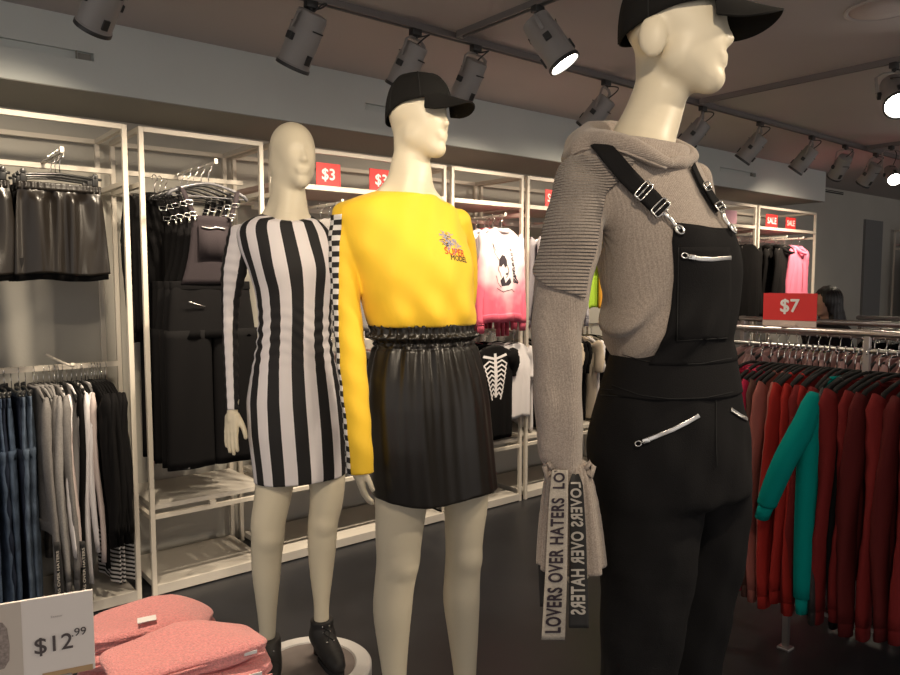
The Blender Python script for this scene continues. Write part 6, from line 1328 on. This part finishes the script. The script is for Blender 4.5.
def hairF(P):
    q = P-pc.astype(np.float32); a = q@fp.astype(np.float32); s = q@lp.astype(np.float32); z = q[..., 2]
    d = (np.sqrt(((a+0.022)/0.103)**2+(s/0.088)**2+((z-0.025)/0.102)**2)-1)*0.088
    d2 = smin(d, chain(P, [(pc-fp*0.03+[0, 0, -0.02], 0.085), (pc-fp*0.055-[0, 0, 0.15], 0.10), (pc-fp*0.075-[0, 0, 0.33], 0.11), (pc-fp*0.08-[0, 0, 0.46], 0.07)], 0.02), 0.03)
    d2 = smax(d2, a-0.060+np.clip(-z-0.0, 0, 0.1)*0.55, 0.01); return d2-0.0025*np.sin(np.arctan2(a, s)*24)
build_sdf('hair', hairF, pc-[0.25, 0.25, 0.6], pc+[0.25, 0.25, 0.2], 0.009, mp_hair, Pn)
def jkF(P):
    d = torsoP(P, 0.022)
    for l in pa_: d = smin(d, chain(P, [(p, r+0.016) for p, r in l[:-1]], 0.02), 0.03)
    return smax(d, (P[..., 2]-np.float32(sh_+0.05)), 0.01)-0.003*np.sin(P[..., 2]*40)
build_sdf('jacket', jkF, base+[-0.45, -0.45, hip-0.25], base+[0.45, 0.45, sh_+0.12], 0.011, mp_jk, Pn)
def trF(P): return smin(smin(chain(P, [(p, r+0.012) for p, r in pl_[0][:3]], 0.02), chain(P, [(p, r+0.012) for p, r in pl_[1][:3]], 0.02), 0.02), torsoP(P, 0.008)+np.clip(P[..., 2]-np.float32(hip), 0, 1)*2, 0.03)
build_sdf('trousers', trF, base+[-0.4, -0.4, 0.03], base+[0.4, 0.4, hip+0.15], 0.012, m_black, Pn)

# ------------------------------------------------------------------ table with pink sweaters and price card
TZt = 0.78; tc_ = at(110, 700, 0.98); e1 = RT*0.94+F0*0.34; e1 /= np.linalg.norm(e1); ang = math.atan2(e1[1], e1[0]); e2 = np.array([-e1[1], e1[0], 0])
cor = at(330, 640, 1.16)*[1, 1, 0]; tcen = cor-e1*0.55-e2*0.35
T = thing('display_table', (tcen[0], tcen[1], 0), 'dark display table under the folded pink sweaters', 'table', None, ang)
m_tab = mat('dark_table', (0.03, 0.028, 0.028), 0.45, var=0.2, vscale=12)
b = MB(); b.box((0, 0, TZt-0.015), (1.1, 0.7, 0.03), bev=0.004); b.build('tabletop', m_tab, T, smooth='auto')
for sx in (-1, 1):
    for sy in (-1, 1): b = MB(); b.box((sx*0.51, sy*0.31, (TZt-0.03)/2), (0.04, 0.04, TZt-0.03), bev=0.003); b.build('leg', m_tab, T, smooth='auto')
m_pk = mat('pink_knit', (0.88, 0.33, 0.32), 0.95, bump=1.0, bscale=420, var=0.14, vscale=260, sheen=0.4)
m_tag = mat('tag_white', (0.80, 0.78, 0.76), 0.6)
def sweater_fold(c, ax, ay, az, rz, seed, label, tag=None, sticker=None, sag=0.0, roll=True):
    r = np.random.RandomState(seed); t = thing('folded_sweater', tuple(c), label, 'sweater', 'folded pink sweaters', rz); nu, nv = 72, 30; ph = r.rand(8)*6.28; rings = []
    for j in range(nv+1):
        v = -PI/2+PI*j/nv; cz = math.sin(v); zz = np.sign(cz)*abs(cz)**0.75; pr = max(0.0, math.cos(v))**0.42; a = np.arange(nu)*2*PI/nu
        grv = 1-0.055*math.exp(-(zz/0.16)**2); x = ax*np.sign(np.cos(a))*np.abs(np.cos(a))**0.42*pr*grv; y = ay*np.sign(np.sin(a))*np.abs(np.sin(a))**0.42*pr*grv
        lump = 0.006*np.sin(x*16+ph[0])*np.cos(y*19+ph[1])+0.004*np.sin(x*38+y*22+ph[2]); z = az*zz+lump*(0.5+0.5*zz)-sag*(x/ax)**2*0.5
        x = x+0.004*np.sin(y*40+ph[3]+zz); y = y+0.004*np.sin(x*35+ph[4]-zz)
        if roll: z = z+0.004*np.cos(np.clip((x/ax-0.1)*3, -PI, PI))*(zz > 0)
        rings.append(np.stack([x, y, z], 1))
    b = MB(); b.loft(rings); b.build('knit', m_pk, t)
    b = MB(); b.tube([(x, -ay*0.97+0.003*math.sin(x*40), 0.002*math.sin(x*30+seed)) for x in np.linspace(-ax*0.85, ax*0.9, 20)], 0.0022, 6); b.build('fold_edge', m_pk, t)
    if tag: b = MB(); b.box((tag[0], tag[1], az+0.007), (0.030, 0.016, 0.0012), rotmat((0, -0.15, 1), (1, 0.2, 0))); b.build('label_tag', m_tag, t, smooth=False)
    if sticker: b = MB(); b.box((sticker[0], sticker[1], sticker[2]), (0.020, 0.002, 0.005)); b.build('size_sticker', m_tag, t, smooth=False)
    return t
labs = ['bottom folded pink sweater of the front pile', 'folded pink sweater second from the bottom of the front pile', 'folded pink sweater third from the bottom of the front pile', 'folded pink sweater under the top one of the front pile', 'top folded pink sweater of the front pile']
ey = np.array([-math.sin(ang), math.cos(ang), 0]); ex_ = np.array([math.cos(ang), math.sin(ang), 0])
cf = at(185, 642, 1.13); n_ = 5; dz = (cf[2]-TZt)/n_
for i in range(n_):
    z = TZt+dz*(i+0.5); k = n_-1-i; c = cf+ex_*(0.006*k+0.003*(k % 2))-ey*(0.008*k); sweater_fold((c[0], c[1], z), 0.120+0.003*(k % 2), 0.068, dz*0.56, ang+(-0.02, 0.06, 0.10, 0.14, 0.20)[i], 300+i, labs[i], sticker=(0.085, -0.068, 0.004) if i >= 3 else None)
cb_ = at(150, 612, 1.27); dz2 = (cb_[2]-TZt)/4
for i in range(4):
    z = TZt+dz2*(i+0.5); sweater_fold((cb_[0]-0.006*(i % 2), cb_[1]+0.006*(i % 2), z), 0.112, 0.070, dz2*0.56, ang+(0.05, -0.04, 0.04, -0.10)[i], 320+i, ['bottom folded pink sweater of the rear pile', 'folded pink sweater second from the bottom of the rear pile', 'folded pink sweater under the top one of the rear pile', 'top folded pink sweater of the rear pile with a white neck tag'][i], tag=(0.01, -0.052) if i == 3 else None, sag=0.03 if i == 3 else 0.0)
# price card
s1 = at(92.5, 589, 0.95); s1b = at(93.0, 668, 0.95); ed = -(RT*0.904+F0*0.428); Wd, Hd = 0.175, s1[2]-s1b[2]
P_ = thing('price_card', (s1[0]+ed[0]*Wd/2, s1[1]+ed[1]*Wd/2, TZt), 'white $12.99 price card standing on the sweater table', 'sign'); u_ = -ed; nrm = np.cross(u_, UP)
if nrm@F0 > 0: nrm = -nrm
m_card = mat('card_white', (0.90, 0.83, 0.77), 0.5); m_photo = mat('card_photo_ground', (0.66, 0.58, 0.50), 0.5); m_cknit = mat('card_photo_knit', (0.34, 0.28, 0.25), 0.8, var=0.3, vscale=300); m_tan = mat('card_tan', (0.55, 0.36, 0.19), 0.5); m_type = mat('card_type', (0.10, 0.08, 0.08), 0.6); m_type2 = mat('card_type_pale', (0.36, 0.31, 0.29), 0.6)
Rc = np.stack([u_, nrm, UP], 1); c0 = np.array([s1[0], s1[1], (s1[2]+s1b[2])/2])+ed*Wd/2
def quad(x0, x1, y0, y1, off, m, name):
    b = MB(); b.add([c0+u_*x+UP*y+nrm*off for x, y in ((x0, y0), (x1, y0), (x1, y1), (x0, y1))], [(0, 1, 2, 3)]); return b.build(name, m, P_, world=True, smooth=False)
b = MB(); b.box(c0, (Wd, 0.004, Hd), Rc, 0.001); b.build('card', m_card, P_, world=True, smooth=False)
hw, hh = Wd/2, Hd/2
quad(-hw+0.001, hw-0.083, -hh+0.001, hh-0.001, 0.0024, m_photo, 'photo_panel')
b = MB(); pts = [(-hw+0.002, 0.036), (-hw+0.045, 0.034), (hw-0.104, 0.031), (hw-0.099, 0.022), (hw-0.097, 0.0), (hw-0.098, -0.02), (hw-0.104, -0.03), (-hw+0.002, -0.034)]; b.add([c0+u_*x+UP*y+nrm*0.0027 for x, y in pts], [tuple(range(len(pts)))]); b.build('photo_garment', m_cknit, P_, world=True, smooth=False)
quad(hw-0.062, hw-0.003, -hh+0.0, -hh+0.008, 0.0026, m_tan, 'tan_strip')
def ctext(txt, size, x, y, m, bold=0, al='CENTER', nm='lettering'):
    V, Fc = text_mesh(txt, size, bold, align=al); b = MB(); b.add(frame_pts(V, c0+u_*x+UP*y+nrm*0.0029, u_, UP, nrm), Fc); b.build(nm, m, P_, world=True, smooth=False)
ctext('$12', 0.030, hw-0.071, -0.010, m_type, 0.00025, 'LEFT'); ctext('.99', 0.0150, hw-0.0272, 0.0005, m_type, 0.0001, 'LEFT'); ctext('Sweater', 0.0042, hw-0.043, 0.027, m_type2)
b = MB(); b.box((0, 0, 0.003), (0.10, 0.06, 0.006), np.array(Rc), 0.002); b.box((0, 0, (c0[2]-hh-TZt)/2), (0.012, 0.006, c0[2]-hh-TZt), np.array(Rc)); b.box((0, 0, c0[2]-hh-TZt-0.003), (0.12, 0.012, 0.010), np.array(Rc), 0.002); b.build('stand', mat('acrylic', (0.35, 0.33, 0.32), 0.15), P_, smooth=False)
